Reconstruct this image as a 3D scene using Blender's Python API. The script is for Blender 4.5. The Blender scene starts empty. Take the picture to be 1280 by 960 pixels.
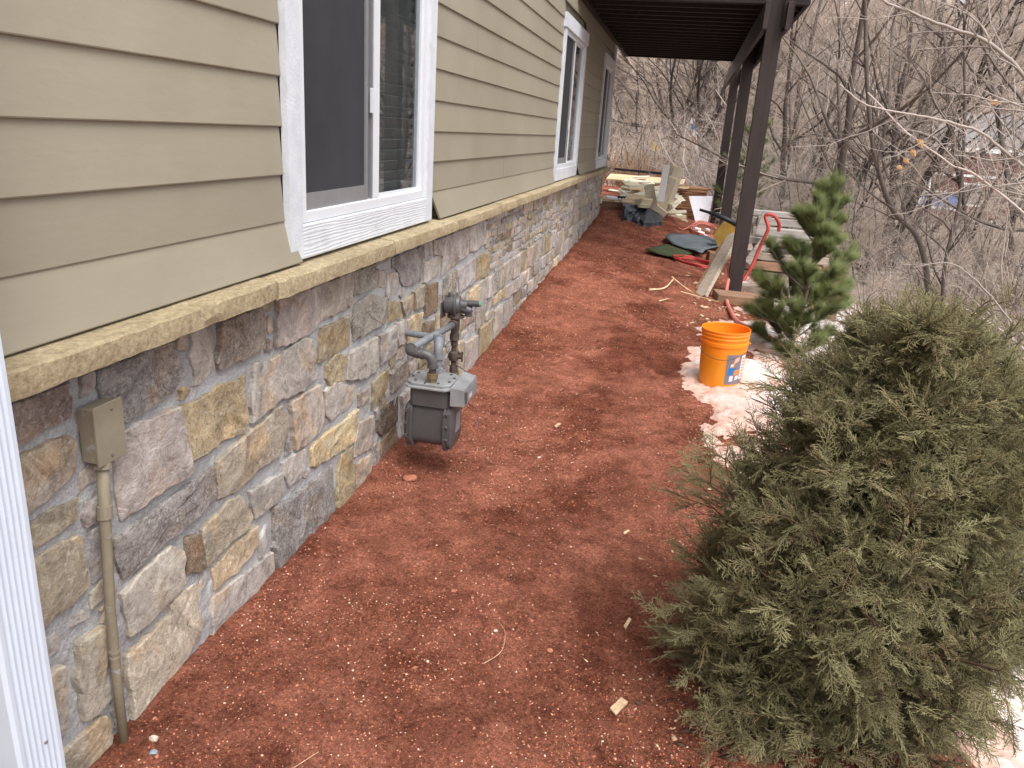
import bpy, math, random
import numpy as np
from mathutils import Matrix, Vector

# ------------------------------------------------------------------ camera, sky, sun, exposure
scn = bpy.context.scene
COL = scn.collection
rX = (0.97475, 0.12603, -0.18454); wY = (0.21454, -0.29440, 0.93129); dZ = (-0.06304, 0.94739, 0.31407)
cam_d = bpy.data.cameras.new("camera"); cam = bpy.data.objects.new("camera", cam_d); COL.objects.link(cam)
cam_d.sensor_width = 36; cam_d.lens = 965 / 1280 * 36; cam_d.clip_start = 0.05; cam_d.clip_end = 1500
R3 = Matrix(((rX[0], -rX[1], -rX[2]), (wY[0], -wY[1], -wY[2]), (-dZ[0], dZ[1], dZ[2])))
cam.matrix_world = Matrix.Translation((0, 0, 1.5)) @ R3.to_4x4()
scn.camera = cam

SUN_EL, SUN_AZ = math.radians(60), math.radians(138)      # azimuth clockwise from +Y
world = bpy.data.worlds.new("World"); scn.world = world; world.use_nodes = True
wn = world.node_tree; wn.nodes.clear()
sky = wn.nodes.new('ShaderNodeTexSky'); sky.sky_type = 'NISHITA'; sky.sun_disc = False
sky.sun_elevation = SUN_EL; sky.sun_rotation = SUN_AZ; sky.dust_density = 4.0; sky.air_density = 1.0
hs = wn.nodes.new('ShaderNodeHueSaturation'); hs.inputs['Saturation'].default_value = 0.30
bg = wn.nodes.new('ShaderNodeBackground'); bg.inputs['Strength'].default_value = 0.13
wo = wn.nodes.new('ShaderNodeOutputWorld')
wn.links.new(sky.outputs[0], hs.inputs['Color']); wn.links.new(hs.outputs[0], bg.inputs[0]); wn.links.new(bg.outputs[0], wo.inputs[0])
sl = bpy.data.lights.new("sun", 'SUN'); sl.energy = 1.5; sl.angle = math.radians(45); sl.color = (1, 0.985, 0.96)
sun = bpy.data.objects.new("sun", sl); COL.objects.link(sun)
sd = Vector((math.sin(SUN_AZ) * math.cos(SUN_EL), math.cos(SUN_AZ) * math.cos(SUN_EL), math.sin(SUN_EL)))
sun.rotation_euler = sd.to_track_quat('Z', 'Y').to_euler()
scn.view_settings.view_transform = 'Standard'; scn.view_settings.look = 'None'
scn.view_settings.gamma = 1; scn.view_settings.exposure = 1.0
scn.cycles.max_bounces = 5

rng = np.random.default_rng(7); random.seed(7)

# ------------------------------------------------------------------ materials
def node(nt, t, **kw):
    n = nt.nodes.new(t)
    for k, v in kw.items():
        if k.startswith('_'): setattr(n, k[1:], v)
        else: n.inputs[k.replace('__', ' ')].default_value = v
    return n
class M:
    def __init__(s, name, rough=.8, spec=.3, metal=0):
        s.m = bpy.data.materials.new(name); s.m.use_nodes = True; s.nt = s.m.node_tree
        s.p = s.nt.nodes['Principled BSDF']
        s.p.inputs['Roughness'].default_value = rough; s.p.inputs['Specular IOR Level'].default_value = spec
        s.p.inputs['Metallic'].default_value = metal
        s.tc = s.nt.nodes.new('ShaderNodeTexCoord'); s.co = s.tc.outputs['Object']
    def L(s, a, b): s.nt.links.new(a, b); return b
    def geo(s): s.co = s.nt.nodes.new('ShaderNodeNewGeometry').outputs['Position']; return s
    def mapped(s, sc, rot=(0, 0, 0)):
        mp = node(s.nt, 'ShaderNodeMapping'); mp.inputs['Scale'].default_value = sc; mp.inputs['Rotation'].default_value = rot
        s.L(s.co, mp.inputs['Vector']); s.co = mp.outputs[0]; return s
    def noise(s, scale, det=6, rough=.6, dist=0, co=None):
        n = node(s.nt, 'ShaderNodeTexNoise'); n.inputs['Scale'].default_value = scale; n.inputs['Detail'].default_value = det
        n.inputs['Roughness'].default_value = rough; n.inputs['Distortion'].default_value = dist
        s.L(co or s.co, n.inputs['Vector']); return n.outputs['Fac']
    def voro(s, scale, feat='F1', rnd=1):
        n = node(s.nt, 'ShaderNodeTexVoronoi', _feature=feat); n.inputs['Scale'].default_value = scale; n.inputs['Randomness'].default_value = rnd
        s.L(s.co, n.inputs['Vector']); return n.outputs['Distance']
    def ramp(s, fac, a, b, ca=(0, 0, 0), cb=(1, 1, 1)):
        r = s.nt.nodes.new('ShaderNodeValToRGB'); e = r.color_ramp.elements
        e[0].position = a; e[1].position = b; e[0].color = (*ca, 1); e[1].color = (*cb, 1); s.L(fac, r.inputs[0]); return r.outputs[0]
    def mix(s, fac, a, b, mode='MIX'):
        n = s.nt.nodes.new('ShaderNodeMix'); n.data_type = 'RGBA'; n.blend_type = mode
        for i, v in ((0, fac), (6, a), (7, b)):
            if hasattr(v, 'is_linked'): s.L(v, n.inputs[i])
            elif i == 0: n.inputs[0].default_value = v
            else: n.inputs[i].default_value = (*v, 1)
        return n.outputs[2]
    def math(s, op, a, b=0.0):
        n = s.nt.nodes.new('ShaderNodeMath'); n.operation = op
        for i, v in enumerate((a, b)):
            if hasattr(v, 'is_linked'): s.L(v, n.inputs[i])
            else: n.inputs[i].default_value = v
        return n.outputs[0]
    def color(s, c):
        if hasattr(c, 'is_linked'): s.L(c, s.p.inputs['Base Color'])
        else: s.p.inputs['Base Color'].default_value = (*c, 1)
        return s
    def bump(s, h, strength=.5, dist=.01):
        b = s.nt.nodes.new('ShaderNodeBump'); b.inputs['Strength'].default_value = strength; b.inputs['Distance'].default_value = dist
        s.L(h, b.inputs['Height']); s.L(b.outputs[0], s.p.inputs['Normal']); return s
    def rnd(s): return s.nt.nodes.new('ShaderNodeObjectInfo').outputs['Random']
    def attr(s, n):
        a = s.nt.nodes.new('ShaderNodeAttribute'); a.attribute_name = n; return a
def simple(name, c, rough=.7, var=.25, scale=8, bump=.2, bscale=60, bdist=.004, spec=.3, metal=0, stretch=None, world=False, rand=0.0):
    m = M(name, rough, spec, metal)
    if world: m.geo()
    if stretch: m.mapped(stretch)
    n = m.noise(scale, 7, .65)
    lo = tuple(x * (1 - var) for x in c); hi = tuple(min(1, x * (1 + var)) for x in c)
    col = m.ramp(n, .3, .7, lo, hi)
    if rand:
        r = m.rnd(); v = m.math('ADD', m.math('MULTIPLY', r, 2 * rand), 1 - rand)
        cc = m.nt.nodes.new('ShaderNodeCombineColor')
        for i in range(3): m.L(v, cc.inputs[i])
        col = m.mix(1.0, col, cc.outputs[0], 'MULTIPLY')
    m.color(col)
    if bump: m.bump(m.noise(bscale, 5, .6), bump, bdist)
    return m.m

MT = {}
# siding paint
m = M('siding_paint', .55, .3).geo()
a = m.noise(1.3, 6, .6); col = m.ramp(a, .3, .72, (.252, .225, .168), (.310, .276, .212))
r = m.rnd(); v = m.math('ADD', m.math('MULTIPLY', r, .12), .94)
cc = m.nt.nodes.new('ShaderNodeCombineColor'); [m.L(v, cc.inputs[i]) for i in range(3)]
col = m.mix(1.0, col, cc.outputs[0], 'MULTIPLY')
m.mapped((1, .25, 1))
sc = m.ramp(m.noise(26, 8, .75, 1.2), .71, .76)
col = m.mix(m.math('MULTIPLY', sc, .3), col, (.5, .47, .42))
m.color(col)
m.bump(m.math('ADD', m.noise(45, 4), m.math('MULTIPLY', m.noise(6, 3), 1.2)), .22, .004); MT['siding'] = m.m
# trim
m = M('white_trim_paint', .5, .35).geo(); m.color(m.ramp(m.noise(9, 8, .7), .3, .65, (.52, .545, .59), (.66, .68, .72)))
m.bump(m.ramp(m.noise(120, 4, .7), .35, .75), .35, .003); MT['trim_rough'] = m.m
m = M('white_trim_wood_grain', .5, .35).geo()
m.color(m.ramp(m.noise(9, 8, .7), .3, .65, (.54, .56, .60), (.66, .68, .72)))
m.mapped((1, .35, 3.2)); w_ = m.nt.nodes.new('ShaderNodeTexWave'); w_.bands_direction = 'Z'; w_.inputs['Scale'].default_value = 9; w_.inputs['Distortion'].default_value = 9; w_.inputs['Detail'].default_value = 3
m.L(m.co, w_.inputs['Vector']); m.bump(w_.outputs['Fac'], .32, .003); MT['trim_grain'] = m.m
MT['vinyl'] = simple('white_vinyl', (.64, .66, .69), .35, .04, 4, .03, 30)
MT['steel_white'] = simple('white_downspout_paint', (.55, .60, .68), .35, .06, 5, .03, 60)
MT['screen'] = simple('dark_insect_screen', (.032, .0335, .038), .65, .25, 3, .15, 500, .0005)
MT['sash_grey'] = simple('dark_grey_sash', (.20, .20, .205), .5, .08)
MT['blind'] = simple('dim_blind_slats', (.26, .255, .245), .7, .2)
MT['room'] = simple('dark_room', (.02, .02, .022), .9)
m = M('window_glass', .02, .5); m.nt.nodes.remove(m.p)
tr = node(m.nt, 'ShaderNodeBsdfTransparent'); tr.inputs[0].default_value = (.80, .83, .84, 1); gl = node(m.nt, 'ShaderNodeBsdfGlossy'); gl.inputs['Roughness'].default_value = .01
lw = node(m.nt, 'ShaderNodeLayerWeight'); lw.inputs[0].default_value = .5; fac_ = m.math('ADD', .05, m.math('MULTIPLY', m.math('POWER', lw.outputs['Facing'], 2.2), .42))
mx = node(m.nt, 'ShaderNodeMixShader'); m.L(fac_, mx.inputs[0]); m.L(tr.outputs[0], mx.inputs[1]); m.L(gl.outputs[0], mx.inputs[2])
m.L(mx.outputs[0], m.nt.nodes['Material Output'].inputs[0]); MT['glass'] = m.m
# ledge sandstone
m = M('buff_sandstone', .85, .2).geo()
c1 = m.ramp(m.noise(5, 9, .72, .6), .32, .68, (.34, .285, .18), (.56, .49, .34))
c2 = m.ramp(m.noise(70, 6, .7), .3, .75, (.55, .5, .45), (1.15, 1.1, 1.05)); col = m.mix(1, c1, c2, 'MULTIPLY')
m.color(col); m.bump(m.math('ADD', m.math('MULTIPLY', m.noise(90, 6, .75), .5), m.noise(22, 7, .7)), .75, .012); MT['ledge'] = m.m
# wall stone: object colour is the stone's own colour, alpha says how crystalline its face is
m = M('wall_stone', .85, .22)
oi = m.nt.nodes.new('ShaderNodeObjectInfo')
m.geo(); off = node(m.nt, 'ShaderNodeVectorMath', _operation='SCALE'); off.inputs['Scale'].default_value = 37
cx = m.nt.nodes.new('ShaderNodeCombineXYZ'); [m.L(oi.outputs['Random'], cx.inputs[i]) for i in range(3)]
m.L(cx.outputs[0], off.inputs[0]); ad = node(m.nt, 'ShaderNodeVectorMath', _operation='ADD'); m.L(m.co, ad.inputs[0]); m.L(off.outputs[0], ad.inputs[1]); m.co = ad.outputs[0]
base = oi.outputs['Color']; al = oi.outputs['Alpha']
v1 = m.ramp(m.noise(9, 9, .75, 1.0), .36, .64, (.60, .58, .57), (1.42, 1.42, 1.42))
col = m.mix(1, base, v1, 'MULTIPLY')
warm = m.mix(1, col, (1.16, .97, .75), 'MULTIPLY')
col = m.mix(m.ramp(m.noise(5.5, 5, .6, .5), .52, .68), col, warm)
grn = m.noise(95, 6, .8, .8)
dk = m.mix(1, col, (.42, .38, .36), 'MULTIPLY'); lt = m.mix(.65, col, (.70, .66, .62))
col2 = m.mix(m.ramp(grn, .36, .47), dk, col); col2 = m.mix(m.ramp(grn, .53, .64), col2, lt)
col = m.mix(al, m.mix(.25, col, col2), col2)
vein = m.noise(16, 9, .78, 1.6)
col = m.mix(m.math('MULTIPLY', m.ramp(vein, .57, .66), .62), col, (.66, .62, .56))
crk = m.ramp(m.math('ABSOLUTE', m.math('SUBTRACT', m.noise(7, 6, .6, 1.5), .5)), .0, .008)
col = m.mix(m.math('MULTIPLY', m.math('SUBTRACT', 1.0, crk), .35), col, (.12, .09, .08))
m.color(col)
hgt = m.math('ADD', m.math('MULTIPLY', m.noise(13, 8, .65, .8), 1.6), m.math('MULTIPLY', m.noise(75, 6, .8, .5), m.math('ADD', m.math('MULTIPLY', al, .9), .25)))
m.bump(hgt, 1.0, .011); MT['stone'] = m.m
m = M('cement_mortar', .92, .15).geo()
m.color(m.mix(1, m.ramp(m.noise(6, 7, .65), .3, .7, (.36, .36, .365), (.52, .52, .52)), m.ramp(m.noise(160, 4, .7), .3, .7, (.7, .7, .7), (1.15, 1.15, 1.15)), 'MULTIPLY'))
m.bump(m.math('ADD', m.noise(140, 5, .75), m.math('MULTIPLY', m.noise(25, 5, .6), 1.2)), .8, .008); MT['mortar'] = m.m
# ground: 'dirt' attribute 1 = red dirt yard, 0 = wild slope ; 'grey' = pale gravelly/concrete dust
m = M('red_dirt_ground', .95, .12).geo()
red = m.ramp(m.noise(2.6, 10, .70, .3), .36, .62, (.29, .100, .058), (.62, .245, .158))
fine = m.ramp(m.noise(90, 8, .8), .37, .63, (.42, .36, .33), (1.5, 1.52, 1.55)); red = m.mix(1, red, fine, 'MULTIPLY')
mid = m.ramp(m.noise(10, 9, .78, .6), .38, .62, (.68, .63, .60), (1.28, 1.29, 1.30)); red = m.mix(1, red, mid, 'MULTIPLY')
fine2 = m.ramp(m.noise(260, 5, .8), .36, .64, (.62, .56, .52), (1.3, 1.32, 1.35)); red = m.mix(1, red, fine2, 'MULTIPLY')
vo = m.voro(85); vo2 = m.voro(210)
red = m.mix(m.math('MULTIPLY', m.math('SUBTRACT', 1.0, m.ramp(vo, .12, .2)), .55), red, (.62, .32, .22))
red = m.mix(m.math('MULTIPLY', m.math('SUBTRACT', 1.0, m.ramp(vo2, .12, .22)), .55), red, (.66, .34, .24))
red = m.mix(m.math('MULTIPLY', m.ramp(m.noise(5, 9, .7, 1), .64, .70), .35), red, (.24, .17, .14))
at = m.attr('dirt'); wet = m.attr('wet')
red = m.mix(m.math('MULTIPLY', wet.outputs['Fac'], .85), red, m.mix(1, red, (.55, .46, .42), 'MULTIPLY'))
wild = m.ramp(m.noise(.35, 10, .75, .6), .35, .66, (.36, .275, .225), (.86, .73, .64))
wild = m.mix(1, wild, m.ramp(m.noise(12, 8, .8), .3, .7, (.55, .55, .55), (1.25, 1.25, 1.25)), 'MULTIPLY')
wild = m.mix(m.ramp(m.noise(.13, 9, .7, .4), .56, .60), wild, (.76, .76, .78))
m.color(m.mix(at.outputs['Fac'], wild, red))
m.bump(m.math('ADD', m.math('MULTIPLY', m.noise(45, 9, .8), 1.5), m.noise(200, 5, .75)), 1.0, .028); MT['ground'] = m.m
m = M('dirt_crumbs', .95, .1); r = m.rnd()
rp = m.nt.nodes.new('ShaderNodeValToRGB'); e = rp.color_ramp.elements; e[0].position = 0; e[0].color = (.16, .045, .024, 1); e[1].position = 1; e[1].color = (.74, .55, .44, 1)
for p_, c_ in ((.45, (.34, .105, .056)), (.80, (.50, .20, .125)), (.93, (.62, .34, .24))): q_ = e.new(p_); q_.color = (*c_, 1)
m.L(r, rp.inputs[0]); m.color(rp.outputs[0]); MT['crumb'] = m.m
# snow
m = M('dirty_snow', .6, .3).geo()
dirty = m.ramp(m.noise(3.2, 8, .68, .5), .40, .56); ed = m.attr('dirt')
c = m.mix(m.math('MULTIPLY', m.ramp(m.noise(30, 7, .8), .40, .58), .65), (.74, .71, .70), (.46, .29, .22))
c = m.mix(m.ramp(ed.outputs['Fac'], .15, .8), c, m.ramp(m.noise(18, 8, .75), .3, .7, (.40, .20, .15), (.74, .56, .47)))
m.color(c); m.p.inputs['Subsurface Weight'].default_value = .0
m.bump(m.noise(35, 6, .7), .6, .012); MT['snow'] = m.m
MT['pebble'] = simple('red_pebbles', (.36, .14, .085), .9, .5, 30, .3, 200, .002, world=True)
MT['pebble_pale'] = simple('pale_pebbles', (.55, .42, .34), .9, .3, 40, .3, 200, .002, world=True)
MT['chips'] = simple('wood_chips', (.55, .38, .24), .85, .45, 30, .3, 200, .002, world=True)
MT['mulch'] = simple('dark_mulch_bits', (.10, .055, .035), .9, .5, 30, .3, 200, .002, world=True)
MT['meter'] = simple('grey_meter_paint', (.078, .074, .077), .42, .16, 9, .10, 120, .002, spec=.45)
MT['meter_lid'] = simple('weathered_grey_lid_paint', (.22, .22, .225), .45, .22, 14, .12, 120, .002)
MT['pipe_blue'] = simple('blue_grey_pipe_paint', (.175, .185, .20), .45, .25, 20, .12, 90, .002)
MT['pipe_rust'] = simple('rusty_dark_iron', (.075, .055, .045), .7, .5, 30, .3, 150, .002)
MT['brassy'] = simple('dull_brass_union', (.20, .15, .085), .5, .3, 30, .1, 100, metal=.3)
MT['green_cap'] = simple('green_vent_cap', (.12, .33, .22), .6, .2)
MT['wire'] = simple('dark_wire', (.05, .04, .04), .6)
MT['boxtan'] = simple('tan_box_paint', (.235, .205, .15), .55, .12, 14, .15, 120, .002)
m = M('worn_tan_box_paint', .55, .3).geo(); t = m.ramp(m.noise(9, 8, .75, .6), .57, .63)
m.color(m.mix(t, m.ramp(m.noise(20, 6, .7), .3, .7, (.19, .16, .11), (.25, .215, .155)), (.33, .32, .31))); m.bump(m.noise(90, 5, .7), .2, .003); MT['boxworn'] = m.m
MT['screw'] = simple('steel_screws', (.25, .24, .22), .4, .2, metal=.6)
MT['deck'] = simple('dark_brown_stain', (.020, .0135, .012), .7, .35, 3, .25, 40, .004, stretch=(8, 8, 1.2))
MT['deckpost'] = simple('dark_brown_post_stain', (.036, .026, .024), .62, .3, 3, .3, 30, .004, stretch=(9, 9, 1))
def wood(name, c, var=.35, axis='Y', rand=.25, rough=.8):
    st = {'X': (1.2, 14, 14), 'Y': (14, 1.2, 14), 'Z': (14, 14, 1.2)}[axis]
    return simple(name, c, rough, var, 2.2, .35, 7, .006, stretch=st, rand=rand)
MT['cedar'] = wood('cedar_planks', (.46, .24, .13), axis='X')
MT['pine_wood'] = wood('fresh_pine', (.62, .46, .28), axis='X')
MT['oldwood'] = wood('weathered_timber', (.30, .25, .20), axis='X', rand=.3)
MT['greywood'] = wood('grey_weathered_timber', (.33, .30, .275), axis='X', rand=.25)
MT['brownwood'] = wood('brown_plank', (.27, .16, .10), axis='X')
MT['offcut'] = simple('cream_siding_offcuts', (.74, .67, .52), .7, .15, 6, .1, rand=.2)
MT['offcut_olive'] = simple('olive_siding_offcuts', (.52, .47, .32), .7, .15, 6, .1, rand=.2)
MT['whitepanel'] = simple('white_panel', (.76, .75, .80), .5, .06, 3, .05)
MT['whiteboard'] = simple('bright_white_board', (.90, .91, .90), .5, .05, 3, .05)
MT['tarp'] = simple('black_plastic_sheeting', (.045, .05, .06), .38, .6, 7, .5, 18, .01, spec=.5)
MT['slate'] = simple('blue_grey_sheet', (.12, .145, .16), .5, .25, 6, .2, 20, .004)
MT['greencloth'] = simple('dark_green_mat', (.055, .07, .03), .9, .4, 12, .6, 90, .006, world=True)
MT['greentrim'] = simple('bright_green_edge', (.03, .15, .06), .7)
MT['hose'] = simple('red_rubber_hose', (.42, .055, .045), .5, .2, 6, .05, spec=.4)
MT['hose_pale'] = simple('faded_pink_hose', (.50, .16, .125), .6, .2, 6, .05, spec=.4)
MT['black'] = simple('black_plastic', (.022, .022, .026), .45, .3)
MT['yellow'] = simple('mustard_plastic', (.42, .26, .055), .5, .3, 4, .1)
MT['yellow_bright'] = simple('yellow_cloth', (.85, .55, .03), .7, .15)
MT['boulder'] = simple('ochre_boulder', (.50, .36, .22), .9, .3, 4, .6, 20, .02)
MT['bluelid'] = simple('grey_blue_block', (.25, .30, .34), .5, .2)
# bucket
m = M('orange_bucket_plastic', .38, .45); sz = m.nt.nodes.new('ShaderNodeSeparateXYZ'); m.L(m.co, sz.inputs[0])
up = m.ramp(m.math('ADD', sz.outputs[2], m.math('MULTIPLY', m.noise(9, 6, .7), .12)), .22, .36, (.80, .28, .012), (.92, .24, .012))
m.color(m.mix(m.math('MULTIPLY', m.ramp(m.noise(14, 9, .8, .6), .56, .7), .35), up, (.42, .15, .04)))
m.bump(m.noise(30, 3), .05, .003); MT['bucket'] = m.m
def flat(name, c, rough=.5): return simple(name, c, rough, .06, 20, 0)
MT['lab_grey_pale'] = flat('index_label_paper', (.5, .5, .48)); MT['lab_grey'] = flat('label_grey', (.19, .175, .21)); MT['lab_white'] = flat('label_white', (.80, .72, .74)); MT['lab_blue'] = flat('label_blue', (.02, .16, .42))
MT['lab_orange'] = flat('label_orange', (.85, .24, .04)); MT['lab_red'] = flat('label_red', (.55, .12, .10))
# vegetation
def twigmat(name, c1, c2, rough=.85):
    m = M(name, rough, .15); at = m.attr('tip'); r = m.rnd()
    base = m.mix(at.outputs['Fac'], c1, c2); v = m.math('ADD', m.math('MULTIPLY', r, .5), .75)
    cc = m.nt.nodes.new('ShaderNodeCombineColor'); [m.L(v, cc.inputs[i]) for i in range(3)]
    m.color(m.mix(1, base, cc.outputs[0], 'MULTIPLY')); return m.m
MT['bark'] = twigmat('dark_bare_bark', (.080, .064, .056), (.15, .122, .106))
MT['bark_dark'] = twigmat('blackish_bark', (.038, .029, .026), (.075, .058, .052))
MT['twig'] = twigmat('pinkish_grey_twigs', (.20, .152, .124), (.58, .475, .395))
MT['twig_pale'] = twigmat('pale_grey_twigs', (.30, .26, .238), (.58, .515, .475))
MT['branch_pale'] = twigmat('pale_smooth_branches', (.36, .30, .265), (.56, .48, .43))
MT['dry'] = twigmat('dry_brown_stems', (.26, .14, .08), (.50, .33, .20))
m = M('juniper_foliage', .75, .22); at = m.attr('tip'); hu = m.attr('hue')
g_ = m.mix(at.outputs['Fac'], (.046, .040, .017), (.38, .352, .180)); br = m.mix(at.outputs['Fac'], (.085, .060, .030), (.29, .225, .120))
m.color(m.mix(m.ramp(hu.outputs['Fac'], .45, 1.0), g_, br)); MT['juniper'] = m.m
MT['jstem'] = twigmat('juniper_wood', (.10, .06, .042), (.17, .11, .075))
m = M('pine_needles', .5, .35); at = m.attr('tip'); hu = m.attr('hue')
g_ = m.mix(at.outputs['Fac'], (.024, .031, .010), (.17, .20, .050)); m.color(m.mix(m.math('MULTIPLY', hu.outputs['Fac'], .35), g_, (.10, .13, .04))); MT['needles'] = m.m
MT['pinebark'] = twigmat('pine_bark', (.16, .125, .095), (.24, .20, .16))
MT['leaf'] = simple('dead_orange_leaf', (.60, .34, .15), .7, .25, 30)
MT['redwall'] = simple('dull_red_house_wall', (.17, .055, .045), .8, .2, .6, 0, world=True)
MT['greyroof'] = simple('grey_shingle_roof', (.22, .21, .21), .85, .2, 2, 0, world=True)
MT['bluepanel'] = simple('blue_panel', (.12, .22, .52), .4, .45, 2.2, 0)

# ------------------------------------------------------------------ objects
WL = {}
def tag(o, label=None, cat=None, group=None, kind=None):
    if label: o['label'] = label
    if cat: o['category'] = cat
    if group: o['group'] = group
    if kind: o['kind'] = kind
    return o
def root(name, loc, label, cat, group=None):
    o = bpy.data.objects.new(name, None); o.empty_display_size = .1; COL.objects.link(o); o.location = loc; WL[o.name] = np.array(loc, float)
    return tag(o, label, cat, group)
def link(name, me, parent, loc=None):
    o = bpy.data.objects.new(name, me); COL.objects.link(o)
    pw = WL[parent.name] if parent else np.zeros(3); l = np.array(loc if loc is not None else pw, float)
    o.location = l - pw; o.parent = parent; WL[o.name] = l
    return o
def mesh(name, V, F, mat, parent=None, loc=None, smooth=False, attrs=None):
    """V in world coordinates; the object's origin is put at loc (default the parent's)"""
    V = np.asarray(V, float).reshape(-1, 3)
    if loc is None: loc = WL[parent.name] if parent else (V.min(0) + V.max(0)) / 2 * [1, 1, 0] + [0, 0, V[:, 2].min()]
    loc = np.asarray(loc, float)
    me = bpy.data.meshes.new(name); v = (V - loc).astype(np.float32)
    if isinstance(F, np.ndarray):
        n, k = F.shape; me.vertices.add(len(v)); me.vertices.foreach_set('co', v.ravel())
        me.loops.add(n * k); me.loops.foreach_set('vertex_index', F.ravel().astype(np.int32))
        me.polygons.add(n); me.polygons.foreach_set('loop_start', np.arange(0, n * k, k, dtype=np.int32)); me.polygons.foreach_set('loop_total', np.full(n, k, np.int32))
        me.update(calc_edges=True)
    else: me.from_pydata(v.tolist(), [], F)
    if smooth: me.polygons.foreach_set('use_smooth', np.ones(len(me.polygons), bool))
    for k_, a_ in (attrs or {}).items():
        at = me.attributes.new(k_, 'FLOAT', 'POINT'); at.data.foreach_set('value', np.asarray(a_, np.float32).ravel())
    for mm in (mat if isinstance(mat, (list, tuple)) else [mat]): me.materials.append(MT[mm] if isinstance(mm, str) else mm)
    me.update()
    return link(name, me, parent, loc)
BF = [(0, 3, 2, 1), (4, 5, 6, 7), (0, 1, 5, 4), (1, 2, 6, 5), (2, 3, 7, 6), (3, 0, 4, 7)]
class B:
    def __init__(s): s.V = []; s.F = []
    def add(s, V, F):
        n = len(s.V); s.V += [tuple(map(float, v)) for v in V]; s.F += [tuple(int(i) + n for i in f) for f in F]; return s
    def box(s, x0, x1, y0, y1, z0, z1, bev=0.0):
        if bev:
            b = bev; P = []
            for z, i in ((z0, b), (z0 + b, 0), (z1 - b, 0), (z1, b)): P += [(x0 + i, y0 + i, z), (x1 - i, y0 + i, z), (x1 - i, y1 - i, z), (x0 + i, y1 - i, z)]
            F = [(3, 2, 1, 0), (12, 13, 14, 15)]
            for k in range(3):
                for i in range(4): j = (i + 1) % 4; F.append((k * 4 + i, k * 4 + j, k * 4 + 4 + j, k * 4 + 4 + i))
            return s.add(P, F)
        return s.add([(x0, y0, z0), (x1, y0, z0), (x1, y1, z0), (x0, y1, z0), (x0, y0, z1), (x1, y0, z1), (x1, y1, z1), (x0, y1, z1)], BF)
    def hexa(s, P): return s.add(P, BF)
    def beam(s, a, b, w, h, up=(0, 0, 1), jit=0):
        a, b = Vector(a), Vector(b); d = (b - a).normalized(); u = Vector(up); sx = d.cross(u).normalized(); u = sx.cross(d).normalized()
        P = []
        for c in (a, b):
            for i, j in ((-1, -1), (1, -1), (1, 1), (-1, 1)): P.append(c + sx * (w / 2 * i) + u * (h / 2 * j))
        return s.add(P, [(0, 1, 2, 3), (7, 6, 5, 4), (0, 4, 5, 1), (1, 5, 6, 2), (2, 6, 7, 3), (3, 7, 4, 0)])
    def tube(s, pts, r, n=10, cap=True):
        pts = [Vector(p) for p in pts]; rr = r if isinstance(r, (list, tuple)) else [r] * len(pts); N = len(pts); prev = None; V = []; F = []
        for i, p in enumerate(pts):
            t = (pts[min(i + 1, N - 1)] - pts[max(i - 1, 0)]).normalized()
            if prev is None: prev = t.orthogonal().normalized()
            u = (prev - t * prev.dot(t)).normalized(); prev = u; w = t.cross(u)
            for k in range(n): a = 2 * math.pi * k / n; V.append(p + (u * math.cos(a) + w * math.sin(a)) * rr[i])
        for i in range(N - 1):
            for k in range(n): F.append((i * n + k, i * n + (k + 1) % n, (i + 1) * n + (k + 1) % n, (i + 1) * n + k))
        if cap: F.append(tuple(range(n - 1, -1, -1))); F.append(tuple((N - 1) * n + k for k in range(n)))
        return s.add(V, F)
    def lathe(s, c, prof, n=32, axis=(0, 0, 1)):
        q = Vector((0, 0, 1)).rotation_difference(Vector(axis)); c = Vector(c); V = []; F = []
        for (r, z) in prof:
            for k in range(n): a = 2 * math.pi * k / n; V.append(c + q @ Vector((r * math.cos(a), r * math.sin(a), z)))
        for i in range(len(prof) - 1):
            for k in range(n): F.append((i * n + k, i * n + (k + 1) % n, (i + 1) * n + (k + 1) % n, (i + 1) * n + k))
        if prof[0][0] > 1e-4: F.append(tuple(range(n - 1, -1, -1)))
        if prof[-1][0] > 1e-4: F.append(tuple((len(prof) - 1) * n + k for k in range(n)))
        return s.add(V, F)
    def make(s, name, mat, parent=None, loc=None, smooth=False, angle=None):
        o = mesh(name, s.V, s.F, mat, parent, loc, smooth)
        if angle:
            o.data.polygons.foreach_set('use_smooth', np.ones(len(o.data.polygons), bool))
            try: o.data.set_sharp_from_angle(angle=math.radians(angle))
            except Exception: pass
        return o
def spline(pts, n=8):
    P = [np.array(p, float) for p in pts]; P = [2 * P[0] - P[1]] + P + [2 * P[-1] - P[-2]]; out = []
    for i in range(1, len(P) - 2):
        for k in range(n):
            t = k / n; a, b, c, d = P[i - 1:i + 3]
            out.append(.5 * ((2 * b) + (c - a) * t + (2 * a - 5 * b + 4 * c - d) * t * t + (3 * b - a - 3 * c + d) * t ** 3))
    out.append(P[-2]); return [tuple(p) for p in out]

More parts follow.
